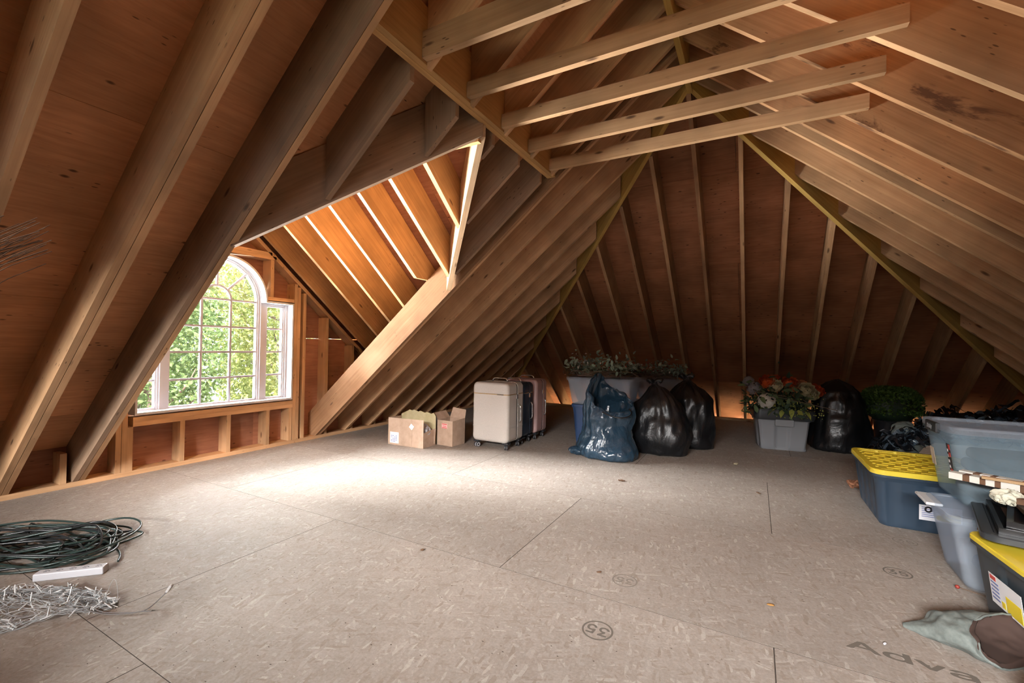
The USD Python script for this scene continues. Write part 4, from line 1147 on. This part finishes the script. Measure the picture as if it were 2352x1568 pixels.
def bag_skin(prof, seed, fold=.03, nth=96, lean=(0, 0), squash=1.0, top=None):
    """prof: (z, radius) pairs; folds deepen towards the top"""
    r = np.random.default_rng(seed)
    zs = np.linspace(0, 1, 46)
    P = np.array(prof); zz = np.interp(zs, np.linspace(0, 1, len(P)), P[:, 0]); rr = np.interp(zs, np.linspace(0, 1, len(P)), P[:, 1])
    th = np.linspace(0, 2 * math.pi, nth, endpoint=False)
    rings = []
    ph = r.uniform(0, 6.28, 6); fr_ = r.integers(5, 17, 6)
    for k, (z, rad) in enumerate(zip(zz, rr)):
        u = k / 45
        w = sum(np.sin(fr_[i] * th + ph[i] + u * 3 * math.sin(i)) for i in range(6)) / 6
        lump = 1 + .16 * (meshkit.noise(np.c_[np.cos(th) * 1.6 + 9, np.sin(th) * 1.6 + seed, np.full(nth, z * 4.5)], seed) - .5) * 2
        R = rad * lump + fold * (0.25 + u * u) * w * min(1, rad / .08)
        rings.append(np.c_[np.cos(th) * R + lean[0] * u * u, np.sin(th) * R * squash + lean[1] * u * u, np.full(nth, z)])
    return rings


def closed_bag(name, label, loc, prof, seed, m_, lean=(0, 0), rz=0, squash=.85, neck=True):
    t = thing(name, label, 'bin bag', loc, rz)
    rings = bag_skin(prof, seed, .03, 96, lean, squash)
    m = loft(rings)
    m = crumple(m, .030, 6.0, seed, 2)
    m = creases(m, .012, 13, seed, (.2, .1, 1)); m = creases(m, .006, 26, seed + 1, (.6, .1, .7))
    v = np.array(m.vertices); v[:, 2] = np.maximum(v[:, 2], 0.0015); m = trimesh.Trimesh(v, m.faces, process=False)
    if m.volume < 0: m.invert()
    obj('bag_body', m, m_, t, smooth=True)
    if neck:
        top = rings[-1].mean(0)
        tie = tube([(top[0] + .022 * math.cos(a), top[1] + .022 * math.sin(a), top[2] - .03 + .004 * math.sin(3 * a)) for a in np.linspace(0, 6.28, 20)], .007, 6)
        obj('knot', tie, m_, t, smooth=True)
        ear = []
        for a in (0.4, 2.4, 4.3):
            s = spline([(top[0], top[1], top[2] - .03), (top[0] + .05 * math.cos(a), top[1] + .05 * math.sin(a), top[2] + .015), (top[0] + .09 * math.cos(a), top[1] + .09 * math.sin(a), top[2] - .0)], 9)
            ear.append(crumple(tube(s, np.linspace(.012, .03, 9), 10), .02, 30, 3))
        obj('gathered_top', cat_(ear), m_, t, smooth=True)
    return t


# open shiny bag
ba = thing('bin_bag', 'shiny blue-black bin bag standing open, nearest of the bags, lit on its left', 'bin bag', (-1.36, 4.60, 0), 0)
rings = bag_skin([(0.0, .22), (.02, .29), (.10, .305), (.22, .265), (.34, .25), (.45, .265), (.52, .26), (.58, .25)], 4, .025, 170, (.0, .02), .80)
R2 = []
nth = 170; th_ = np.linspace(0, 2 * math.pi, nth, endpoint=False)
rise = .27 * np.clip(np.cos(th_ - math.radians(150)) * .5 + .5, 0, 1) ** 2.2 - .10 * np.clip(np.cos(th_ - math.radians(-55)), 0, 1)
for k, rg0 in enumerate(rings):
    u = k / 45; q = rg0.copy(); q[:, 2] += rise * max(0, (u - .55) / .45) ** 1.3
    c = q[:, :2].mean(0)
    q[:, :2] = c + (q[:, :2] - c) * (1 - .45 * np.clip(rise / .27, 0, 1)[:, None] * max(0, (u - .6) / .4) ** 1.5)
    R2.append(q)
outer = R2; inner_ = [r_.copy() for r_ in R2[::-1]]
for q in inner_:
    c = q.mean(0); d = q - c; d[:, 2] = 0; q -= d / np.maximum(np.linalg.norm(d, axis=1, keepdims=True), 1e-6) * .004
m = loft(outer + inner_[:24])
m = crumple(m, .040, 5.0, 12, 2)

m = creases(m, .014, 13, 5, (.8, .2, -.55)); m = creases(m, .010, 17, 9, (.3, .1, 1)); m = creases(m, .006, 30, 14, (.9, 0, .3))
v = np.array(m.vertices); v[:, 2] = np.maximum(v[:, 2], .0015); m = trimesh.Trimesh(v, m.faces, process=False)
if m.volume < 0: m.invert()
obj('bag_body', m, BAG_SHINY, ba, smooth=True)
st_ = spline([(-.02, -.20, .50), (.10, -.23, .46), (.22, -.20, .445), (.275, -.12, .47), (.24, -.05, .52)], 24)
obj('drawstring', tube(st_, .006, 6), BAG_BLACK, ba, smooth=True)
toe = trimesh.creation.icosphere(4, .075); toe.apply_scale((1.3, .8, .6)); toe = crumple(toe, .03, 18, 2)
mv(toe, -.29, -.10, .04); v = np.array(toe.vertices); v[:, 2] = np.maximum(v[:, 2], .0015); toe = trimesh.Trimesh(v, toe.faces, process=False)
obj('bag_corner', toe, BAG_SHINY, ba, smooth=True)
closed_bag('bin_bag', 'dull black bin bag leaning behind the shiny one, largest of the middle pair', (-.905, 5.10, 0), [(0, .24), (.02, .30), (.14, .315), (.34, .30), (.50, .25), (.61, .17), (.70, .08), (.735, .035), (.775, .03)], 21, BAG_DULL, (-.08, .0))
closed_bag('bin_bag', 'matt black bin bag with a knotted top, right-hand one behind the dull bag', (-.67, 5.62, 0), [(0, .22), (.02, .265), (.16, .275), (.38, .27), (.56, .25), (.66, .16), (.73, .06), (.765, .03), (.81, .03)], 33, BAG_BLACK, (-.05, .0))
closed_bag('bin_bag', 'big smooth black bin bag between the flower tote and the boxwood', (.855, 6.36, 0), [(0, .24), (.02, .295), (.16, .305), (.36, .29), (.55, .24), (.68, .19), (.76, .10), (.80, .04), (.81, .02)], 45, BAG_BLACK, (-.02, 0), neck=False)

# ------------------------------------------------------------------ grey tote with flowers
tq = thing('storage_tote', 'grey plastic tote with a dark rim holding the orange and white flowers', 'storage tote', (.27, 6.15, 0), 8)
obj('tote_body', tote_rings(.56, .46, .385, .15, .06, .004, 6, .016), GREYT, tq, smooth=35)
obj('grip_panel', mv(rbox(.19, .035, .085, .01), 0, -.232, .275), GREYT, tq, smooth=30)
lin = ring_pts(.60, .50, .07); lin2 = ring_pts(.585, .485, .07)
R = [np.c_[lin * .985, np.full(len(lin), .345 + 0.0 * lin[:, 0])], np.c_[lin * 1.02, np.full(len(lin), .37)], np.c_[lin * 1.03, np.full(len(lin), .44)], np.c_[lin * .99, np.full(len(lin), .465)], np.c_[lin * .9, np.full(len(lin), .46)], np.c_[lin * .88, np.full(len(lin), .40)], np.c_[lin * .6, np.full(len(lin), .395)]]
m = loft(R)
if m.volume < 0: m.invert()
obj('rim', m, DKLID, tq, smooth=30)


def bloom(R, layers, r):
    """ball of overlapping cupped petals opening towards +z"""
    ms = []; nu, nv = 7, 6
    for k in range(layers):
        u = k / max(1, layers - 1); n = 3 + k
        rad = R * (.42 + .58 * u); tip = math.radians(12 + 58 * u)
        for i in range(n):
            az0 = 2 * math.pi * i / n + k * .9 + r.uniform(-.2, .2); half = math.pi / n * 1.35
            tp = tip + r.uniform(-.10, .10); V, F = [], []
            for a_ in range(nu):
                t_ = a_ / (nu - 1); psi = math.radians(150) + (tp - math.radians(150)) * t_
                wid = half * min(1.0, 1.5 * math.sin(math.pi * (.10 + .78 * t_)))
                flare = 1 + .16 * u * max(0, t_ - .7) / .3
                for c_ in range(nv):
                    q = -1 + 2 * c_ / (nv - 1)
                    ps = psi + .22 * q * q * t_ ** 3
                    rr = rad * flare * (1 + .05 * math.sin(q * 4 + i + k)) * (1 - .06 * abs(q))
                    az = az0 + wid * q
                    V.append((rr * math.sin(ps) * math.cos(az), rr * math.sin(ps) * math.sin(az), rr * math.cos(ps)))
            for a_ in range(nu - 1):
                for c_ in range(nv - 1):
                    o = a_ * nv + c_; F += [[o, o + nv, o + nv + 1], [o, o + nv + 1, o + 1]]
            ms.append(trimesh.Trimesh(np.array(V), F, process=False))
    return cat_(ms)


def hydrangea(R, r):
    d = r.normal(size=(85, 3)); d[:, 2] = np.abs(d[:, 2]); d /= np.linalg.norm(d, axis=1, keepdims=True)
    p = cat_([rot(leaf(R * .30, R * .22, .05, .3), a, (0, 0, 1)) for a in (0, 1.57, 3.14, 4.71)])
    Ms = []
    for q in d:
        M = trimesh.geometry.align_vectors((0, 0, 1), q); M = M @ trimesh.transformations.rotation_matrix(r.uniform(0, 6), (0, 0, 1)); M[:3, 3] = q * R * r.uniform(.78, 1.06); Ms.append(M)
    return inst(p, Ms)


fa = thing('flower_arrangement', 'artificial arrangement of orange, cream and white flowers in the grey tote', 'flowers', (.27, 6.13, .40))
r = np.random.default_rng(77)
ORG = leafmat('orange_petal', (.62, .10, .02), (.80, .20, .04), .25); PCH = leafmat('peach_petal', (.68, .30, .16), (.78, .42, .26), .25); CRM = leafmat('cream_petal', (.66, .60, .36), (.78, .72, .50), .25); WHT = leafmat('white_petals', (.66, .65, .58), (.80, .79, .74), .25); GRY = leafmat('grey_petal', (.30, .28, .29), (.44, .41, .42), .2)
GRN = leafmat('green_leaf', (.12, .18, .08), (.32, .38, .17), .3); YGR = leafmat('lime_leaf', (.34, .36, .08), (.48, .48, .14), .3); DGR = leafmat('deep_leaf', (.03, .055, .03), (.10, .15, .07), .15)


def put_bloom(name, m, mt, x, y, z, up):
    M = trimesh.geometry.align_vectors((0, 0, 1), np.array(up, float) / np.linalg.norm(up)); M[:3, 3] = (x, y, z)
    m.apply_transform(M); obj(name, m, mt, fa, smooth=True)


for (x, y, z, R, mt) in ((-.135, -.10, .375, .085, ORG), (-.05, .02, .405, .05, ORG), (.085, -.06, .375, .075, ORG), (.20, -.02, .34, .07, PCH), (.155, -.10, .305, .07, PCH), (.335, 0, .30, .07, ORG), (.385, .08, .27, .06, ORG)):
    put_bloom('orange_flower', bloom(R, 6, r), mt, x, y, z, (x * .6, -.8, 1.0))
for (x, y, z, R) in ((-.06, -.14, .33, .075), (.245, -.13, .30, .08), (.30, -.10, .25, .07)):
    put_bloom('cream_flower', bloom(R, 6, r), CRM, x, y, z, (x * .5, -1.1, .7))
for (x, y, z, R, mt) in ((-.145, -.20, .15, .095, WHT), (-.27, -.05, .28, .085, GRY), (-.33, .04, .35, .07, GRY)):
    put_bloom('hydrangea', hydrangea(R, r), mt, x, y, z, (x * .6, -1.0, .6))
n = 520; pos = np.c_[np.clip(r.normal(.0, .18, n), -.36, .22), r.normal(-.02, .13, n), np.abs(r.normal(.10, .12, n))]
obj('foliage', inst(leaf(.085, .035, .1, .3), rmats(pos, r.uniform(.6, 1.3, n), (0, -.5, .5), r)), DGR, fa, kind='stuff')
n = 150; pos = np.c_[np.clip(r.normal(.0, .2, n), -.36, .22), r.normal(-.12, .09, n), np.abs(r.normal(.14, .10, n))]
obj('green_leaves', inst(leaf(.09, .04, .1, .25), rmats(pos, r.uniform(.6, 1.2, n), (0, -.7, .4), r)), GRN, fa, kind='stuff')
n = 260; pos = np.c_[r.normal(.05, .18, n), r.uniform(-.26, -.14, n), np.abs(r.normal(.10, .09, n)) - .02]
obj('seed_sprays', inst(trimesh.creation.icosphere(1, .007), rmats(pos, r.uniform(.6, 1.2, n), None, r)), YGR, fa, kind='stuff')
for (x, y, z, a) in ((-.05, -.27, .08, 200), (.02, -.28, .075, 250), (.10, -.28, .08, 265), (.16, -.28, .08, 290), (.22, -.27, .07, 310)):
    l = leaf(.12, .055, .12, .4); rot(l, math.radians(25), (0, 1, 0)); rot(l, math.radians(a), (0, 0, 1)); mv(l, x, y + .03, z); obj('lime_leaf', l, YGR, fa)
for (p0, p1) in (((-.18, -.16, .24), (.52, -.22, .10)), ((-.30, -.1, .26), (.05, -.24, .22)), ((0, 0, .36), (.25, -.2, .16))):
    c = spline([p0, ((p0[0] + p1[0]) / 2, (p0[1] + p1[1]) / 2 - .05, (p0[2] + p1[2]) / 2), p1], 12); obj('stem', tube(c, .004, 5), TWIG, fa)

# ------------------------------------------------------------------ boxwood
bw = thing('boxwood_mat', 'clump of bright green artificial boxwood among the black bags', 'artificial plant', (1.38, 6.60, 0))
n = 5200; r = np.random.default_rng(3)
d = r.normal(size=(n, 3)); d /= np.linalg.norm(d, axis=1, keepdims=True); d[:, 2] = np.where(d[:, 2] < -.3, -d[:, 2], d[:, 2])
d = np.sign(d) * np.abs(d) ** .75
pos = d * np.array([.28, .22, .22]) * r.uniform(.86, 1.04, (n, 1)) + [0, 0, .52]
obj('foliage', inst(leaf(.026, .018, .15, .2), rmats(pos, r.uniform(.7, 1.2, n), (0, -.2, .5), r)), leafmat('boxwood_leaf', (.11, .22, .04), (.42, .56, .15), .25), bw, kind='stuff')
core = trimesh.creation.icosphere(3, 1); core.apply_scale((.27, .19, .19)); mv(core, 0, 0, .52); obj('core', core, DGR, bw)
obj('pot', loft([np.c_[ring_pts(s, s, s * .49), np.full(len(ring_pts(s, s, s * .49)), z)] for s, z in ((.24, 0.001), (.32, .34), (.34, .36))]), BLACKP, bw, smooth=30)

# ------------------------------------------------------------------ box and black streamers
bb = thing('cardboard_box', 'plain closed cardboard box under the black streamers behind the yellow lid', 'box', (1.86, 6.28, 0), -3)
obj('box_body', rbox(.72, .52, .225, .004, 2), CARD, bb)
obj('top_tape', bx((-.36, -.025, .2252), (.36, .025, .2258)), plain('packing_tape', (.34, .22, .12), .3), bb)
bb2 = thing('cardboard_box', 'larger cardboard box at the back right buried in black streamers', 'box', (2.22, 6.86, 0), 4)
obj('box_body', rbox(1.0, .5, .34, .004, 2), CARD, bb2)
gx = thing('grey_sheet', 'pale grey plastic sheeting slumped beside the plain closed box', 'plastic sheet', (1.40, 6.12, 0))
g0 = trimesh.creation.icosphere(4, 1); g0.apply_scale((.17, .14, .20)); g0 = crumple(g0, .12, 6, 3); mv(g0, 0, 0, .19); v = np.array(g0.vertices); v[:, 2] = np.maximum(v[:, 2], .0015)
obj('sheet', trimesh.Trimesh(v, g0.faces, process=False), plain('grey_sheet_plastic', (.22, .26, .24), .35), gx, smooth=25)
STRIP = plain('black_foil', (.014, .017, .022), .18, specular_ior_level=.9); STRIPB = plain('slate_foil', (.10, .15, .20), .25, specular_ior_level=.9)


def strips(name, label, loc, ext, n, seed, top):
    r = np.random.default_rng(seed)
    t = thing(name, label, 'streamers', loc)
    groups = {0: [], 1: []}
    for k in range(n):
        c = np.array([r.uniform(-ext[0], ext[0]), r.uniform(-ext[1], ext[1]), 0])
        c[2] = top(c[0], c[1]) + abs(r.normal(0, ext[2] * .45))
        L = r.uniform(.10, .30); a = r.uniform(0, 6.28); w = r.uniform(.016, .055)
        m_ = 9; u = np.linspace(-.5, .5, m_)
        hx = np.array([math.cos(a), math.sin(a), 0]); hy = np.array([-hx[1], hx[0], 0])
        cv = r.uniform(-1.6, 1.6); b0 = r.uniform(-.3, .5)
        pts = c + np.outer(u * L, hx) + np.outer(cv * L * u * u, hy) + np.outer(b0 * L * (u + .5) * (1 - u) - .25 * L * np.abs(u) ** 1.5 + .03 * np.sin(u * 9 + k), [0, 0, 1])
        tw = r.uniform(0, 3.1) + u * r.uniform(-3, 3)
        side = np.cos(tw)[:, None] * hy + np.sin(tw)[:, None] * np.array([0, 0, 1.0])
        ww = w * np.sqrt(np.maximum(1 - (2 * u) ** 2, 0.02))[:, None]
        th = .0006 * np.cross(np.gradient(pts, axis=0) / np.linalg.norm(np.gradient(pts, axis=0), axis=1, keepdims=True), side)
        V = np.concatenate([pts - side * ww / 2 + th, pts + side * ww / 2 + th, pts + side * ww / 2 - th, pts - side * ww / 2 - th])
        lo_ = top(c[0], c[1]) + .004
        V[:, 2] = np.maximum(V[:, 2], .004)
        F = []
        for i in range(m_ - 1):
            for s in range(4):
                a0, a1 = s * m_ + i, ((s + 1) % 4) * m_ + i
                F += [[a0, a1, a1 + 1], [a0, a1 + 1, a0 + 1]]
        groups[0 if r.random() < .72 else 1].append(trimesh.Trimesh(V, F, process=False))
    obj('black_strips', cat_(groups[0]), STRIP, t, smooth=True, kind='stuff'); obj('slate_strips', cat_(groups[1]), STRIPB, t, smooth=True, kind='stuff')
    return t


def top1(x, y): return .24 + .10 * max(0, 1 - abs(x) / .8)
def top2(x, y): return .36 + .06 * math.sin(x * 3)


s1 = strips('streamer_pile', 'tangled black and slate foil streamers spilling over the plain closed box', (1.93, 6.18, 0), (.36, .22, .12), 400, 61, top1)
s2 = strips('streamer_pile', 'heap of black foil streamers along the back right edge of the floor', (2.25, 6.84, 0), (.48, .22, .11), 460, 62, top2)
s3 = strips('streamer_pile', 'loose slate streamers drooping to the floor left of the plain box', (1.32, 5.97, 0), (.17, .10, .10), 120, 63, lambda x, y: .10 + .5 * max(0, x + .17))

# brown scrap beside the yellow tote
sc = crumpled('paper_scrap', .735, 4.62, .001, .05, 40, plain('brown_scrap', (.24, .10, .05), .8), 'crumpled rust-brown paper scrap on the floor beside the yellow-lidded tote', 'paper', sq=.5)

# ------------------------------------------------------------------ grey fabric bag at the near right
FAB = speckled('grey_fabric', (.105, .122, .114), (.155, .175, .163), 55, .85, .1)
gb = thing('fabric_bag', 'slumped grey fabric bag on the floor with its dark mouth open to the right', 'bag', (0, 0, 0))
r = np.random.default_rng(8)
keys = np.array([  # centre, half axis across, half axis up
    [.553, 2.410, .006, 0, .006, 0, 0, 0, .005], [.60, 2.395, .026, 0, .045, 0, 0, 0, .026], [.66, 2.385, .047, .01, .088, 0, 0, 0, .047],
    [.72, 2.380, .056, .03, .112, 0, -.005, .0, .058], [.78, 2.375, .058, .07, .115, 0, -.01, .035, .058], [.835, 2.372, .058, .105, .088, 0, -.012, .072, .056]])
from scipy.interpolate import CubicSpline
kk = CubicSpline(np.arange(6), keys)(np.linspace(0, 5, 44))
th_ = np.linspace(0, 2 * math.pi, 64, endpoint=False)
sgn = lambda a, e: np.sign(a) * np.abs(a) ** e
rings = [k_[:3] + np.outer(sgn(np.cos(th_), .85), k_[3:6]) + np.outer(sgn(np.sin(th_), .9), k_[6:9]) for k_ in kk]
inn = [q.copy() for q in rings[::-1]]
for q in inn: cc = q.mean(0); q[:] = cc + (q - cc) * .965
m = loft(rings, True, False); m = crumple(m, .030, 11, 8, 3); m = crumple(m, .007, 34, 4, 2, False)
vv = np.array(m.vertices); vv[:, 2] = np.maximum(vv[:, 2], .001); m = trimesh.Trimesh(vv, m.faces, process=False)
rings = list(vv[:44 * 64].reshape(44, 64, 3))
inn = [q.mean(0) + (q - q.mean(0)) * .88 + np.array([0, 0, .004]) for q in rings[::-1]]
inn[0] = rings[-1].mean(0) + (rings[-1] - rings[-1].mean(0)) * .985
obj('lining', loft(inn[:15], False, True), plain('dark_lining', (.045, .024, .018), .9), gb, smooth=50)
v = np.array(m.vertices); v[:, 2] = np.maximum(v[:, 2], .001); m = trimesh.Trimesh(v, m.faces, process=False)
obj('bag_body', m, FAB, gb, smooth=50)
hem = tube(rings[-1] * 1.0, .004, 6, True); obj('hem', hem, FAB, gb, smooth=True)
fl2 = thing('fabric_cover', 'edge of a second folded grey fabric cover at the bottom right corner', 'fabric cover', (.885, 2.085, 0), 25)
q = trimesh.creation.icosphere(4, 1); q.apply_scale((.12, .08, .06)); q = crumple(q, .03, 10, 5); mv(q, 0, 0, .055); v = np.array(q.vertices); v[:, 2] = np.maximum(v[:, 2], .001)
obj('cover_body', trimesh.Trimesh(v, q.faces, process=False), FAB, fl2, smooth=50)

# ------------------------------------------------------------------ cords, power strip, string lights, twigs at the left
GREENC = plain('green_cord', (.022, .036, .032), .3); BLACKC = plain('black_cord', (.018, .02, .021), .28); BROWNC = plain('brown_cord', (.09, .05, .035), .4)


def cord(label, cx, cy, L, W, turns, seed, m_, rad=.0042, ang=0.0, spread=.05, zmax=.07, extra=None):
    r = np.random.default_rng(seed); P = []
    for k in range(turns):
        l, w = L * r.uniform(.72, 1.08), W * r.uniform(.35, 1.0); ox, oy = r.normal(0, spread, 2); da = r.normal(0, .24)
        for j in range(8):
            a = 2 * math.pi * j / 8
            x, y = l / 2 * math.cos(a) + ox + r.normal(0, .035), w / 2 * math.sin(a) + oy + r.normal(0, .03)
            x, y = x * math.cos(da) - y * math.sin(da), x * math.sin(da) + y * math.cos(da)
            P.append((x, y, rad + zmax * k / turns * r.uniform(.3, 1.0)))
    if extra: P = list(extra) + P
    c = spline(P, len(P) * 7); c[:, 2] = np.maximum(c[:, 2], rad)
    R = np.array([[math.cos(ang), -math.sin(ang)], [math.sin(ang), math.cos(ang)]])
    c[:, :2] = c[:, :2] @ R.T + [cx, cy]
    return tag(obj('extension_cord', tube(c, rad, 6), m_, smooth=True), label, 'cord')


ANG = math.atan2(.37, .43)
cord('dark green extension cord heaped in long loops, largest coil at the left', -3.40, .84, .92, .40, 12, 4, GREENC, .0056, ANG, .06, .10)
cord('black extension cord woven through the green coil', -3.38, .80, .84, .34, 9, 9, BLACKC, .0056, ANG, .06, .12)
cord('thin black cord with a wide loop, furthest from the camera in the heap', -3.45, 1.0, .70, .34, 3, 15, BLACKC, .0045, ANG - .15, .04, .05)
cord('short brown cord at the left end of the heap', -3.50, .62, .30, .14, 3, 17, BROWNC, .0042, ANG, .03, .05)
ps = thing('power_strip', 'white plastic power strip between the cord heap and the string lights', 'power strip', (-2.868, .872, 0), math.degrees(math.atan2(.13, .125)))
obj('strip_body', rbox(.27, .052, .036, .006), plain('strip_white', (.48, .48, .51), .4), ps, smooth=30)
for k in range(5): obj('outlet', cat_([bx((-.105 + k * .05, -.008, .0358), (-.09 + k * .05, -.005, .0364)), bx((-.105 + k * .05, .005, .0358), (-.09 + k * .05, .008, .0364)), trimesh.creation.cylinder(.003, .0008, sections=10).apply_translation((-.085 + k * .05, 0, .0361))]), INK_BLACK, ps)
sl_ = thing('string_lights', 'heap of clear-wired white string lights with tiny bulbs, nearest on the left', 'string lights', (-2.60, .70, 0), math.degrees(ANG) - 4)
r = np.random.default_rng(31); ws, bulbs = [], []
for k in range(150):
    P = []
    p = np.array([r.uniform(-.55, .22), r.normal(0, .075), 0])
    dirn = r.uniform(0, 6.28)
    for j in range(9):
        dirn += r.normal(0, 1.0); p = p + .06 * np.array([math.cos(dirn) * 1.3, math.sin(dirn) * .75, 0])
        hw_ = .16 * max(0.15, 1 - max(0, p[0] + .05) / .34)
        p[1] = np.clip(p[1], -hw_, hw_); p[0] = np.clip(p[0], -.62, .27)
        zt = .075 * max(0.1, 1 - (p[1] / .17) ** 2) * max(.12, min(1, (.30 - p[0]) / .3))
        P.append((p[0], p[1], .003 + r.uniform(0, 1) * zt))
        if r.random() < .22: bulbs.append((p[0], p[1], P[-1][2] + .002))
    c = spline(P, 44); c[:, 2] = np.maximum(c[:, 2], .0018); ws.append(tube(c, .0013, 4))
WIRE = mat('clear_wire', {'p': ('principled_bsdf', dict(base_color=(.50, .51, .52), roughness=.2, specular_ior_level=.8)), 't': ('transparent_bsdf', dict(color=(.9, .92, .92))), 'm': ('mix_closure', dict(fac=.5))}, [('p.BSDF', 'm.closure1'), ('t.BSDF', 'm.closure2')], surface='m.closure')
obj('wire', cat_(ws), WIRE, sl_, kind='stuff', smooth=True)
bm = cat_([trimesh.creation.cylinder(.003, .022, sections=6), mv(trimesh.creation.cylinder(.0022, .014, sections=6), 0, 0, .017)])
obj('bulbs', inst(bm, rmats(np.array(bulbs) + [0, 0, .006], 1.0, (0, 0, .2), r)), plain('bulb_white', (.60, .61, .61), .25), sl_, kind='stuff')
tl = [spline([(.20, -.02, .02), (.27, -.05, .006), (.36, -.06, .005), (.42, -.055, .006), (.445, -.01, .02), (.47, .02, .045)], 24), spline([(.20, -.05, .02), (.27, -.06, .006), (.36, -.068, .005), (.41, -.062, .006), (.455, -.065, .008)], 24)]
obj('tail_wire', cat_([tube(c, .0022, 5) for c in tl]), plain('tail_grey', (.20, .19, .19), .5), sl_)
pl_ = rbox(.034, .02, .012, .004); rot(pl_, -1.0, (0, 1, 0)); mv(pl_, .476, .024, .05)
obj('plug', pl_, plain('plug_grey', (.45, .44, .43), .4), sl_)

tg_ = thing('dried_twigs', 'bundle of dry brown twigs leaning in at the left edge in front of the rafters', 'twigs', (-2.05, .10, 0))
r = np.random.default_rng(12); tw = []
TIP = np.array([-.02, .40, 1.46])
for k in range(70):
    e = TIP + np.array([r.normal(0, .05), r.uniform(-.16, .06), r.normal(0, .045)])
    m0 = np.array([r.normal(0, .02), .03 + r.normal(0, .02), .85 + r.normal(0, .05)])
    c = spline([(r.normal(0, .015), r.normal(0, .015), .004), tuple(m0), tuple(m0 * .45 + e * .55 + [0, -.05, .05]), tuple(e)], 16)
    tw.append(tube(c, np.linspace(.0036, .0012, 16), 4))
obj('stems', cat_(tw), plain('dry_twig', (.12, .065, .038), .9), tg_, kind='stuff')
obj('binding_cord', tube([(.03 * math.cos(a), .03 + .03 * math.sin(a), .80) for a in np.linspace(0, 6.28, 20)], .004, 5), BROWNC, tg_)

# ------------------------------------------------------------------ litter on the floor
def chip(name, label, cat, x, y, L, W, H_, ang, m_, group=None):
    b = trimesh.creation.icosphere(2, 1); b.apply_scale((L / 2, W / 2, H_ / 2)); b = crumple(b, W * .5, 40, int(x * 100) % 50); b.apply_translation((0, 0, -b.bounds[0][2] + .0003))
    rot(b, ang, (0, 0, 1)); mv(b, x, y, 0); return tag(obj(name, b, m_), label, cat, group)


DRY = plain('dry_leaf', (.10, .05, .025), .8)
chip('dry_leaf', 'dark curled leaf scrap on the floor in front of the middle bags', 'leaf', -.99, 3.79, .06, .022, .014, .2, DRY)
chip('dry_leaf', 'pale curled leaf scrap on the floor left of the flower tote', 'leaf', -.155, 4.92, .05, .03, .022, .5, plain('pale_leaf', (.30, .25, .16), .8))
chip('dry_leaf', 'small dark leaf scrap on the open floor right of centre', 'leaf', .034, 4.045, .05, .016, .01, 2.2, DRY)
chip('wood_chip', 'tiny dark wood chip left of the upper round stamp', 'wood chip', -.68, 2.19, .025, .012, .008, .4, DRY)
chip('wood_chip', 'dark wood chip on the floor furthest left of centre', 'wood chip', -1.60, 1.93, .024, .014, .009, 1.0, DRY)
chip('wood_chip', 'amber wood chip on the floor between the two right-hand stamps', 'wood chip', .07, 2.30, .03, .014, .008, .1, plain('amber_chip', (.30, .15, .04), .7))
chip('foam_pellet', 'tiny white foam pellet beside the printed lettering', 'pellet', .45, 2.22, .018, .010, .010, 1.2, WHITE)
sp_ = thing('berry_twig', 'short twig with a red berry tip on the floor by the frosted tote', 'twig', (.875, 2.92, 0))
obj('twig', tube(spline([(0, 0, .008), (.04, -.03, .012), (.10, -.05, .005)], 9), .003, 5), TWIG, sp_); obj('berry', mv(trimesh.creation.icosphere(2, .009), -.01, .006, .0095), BERRY, sp_)
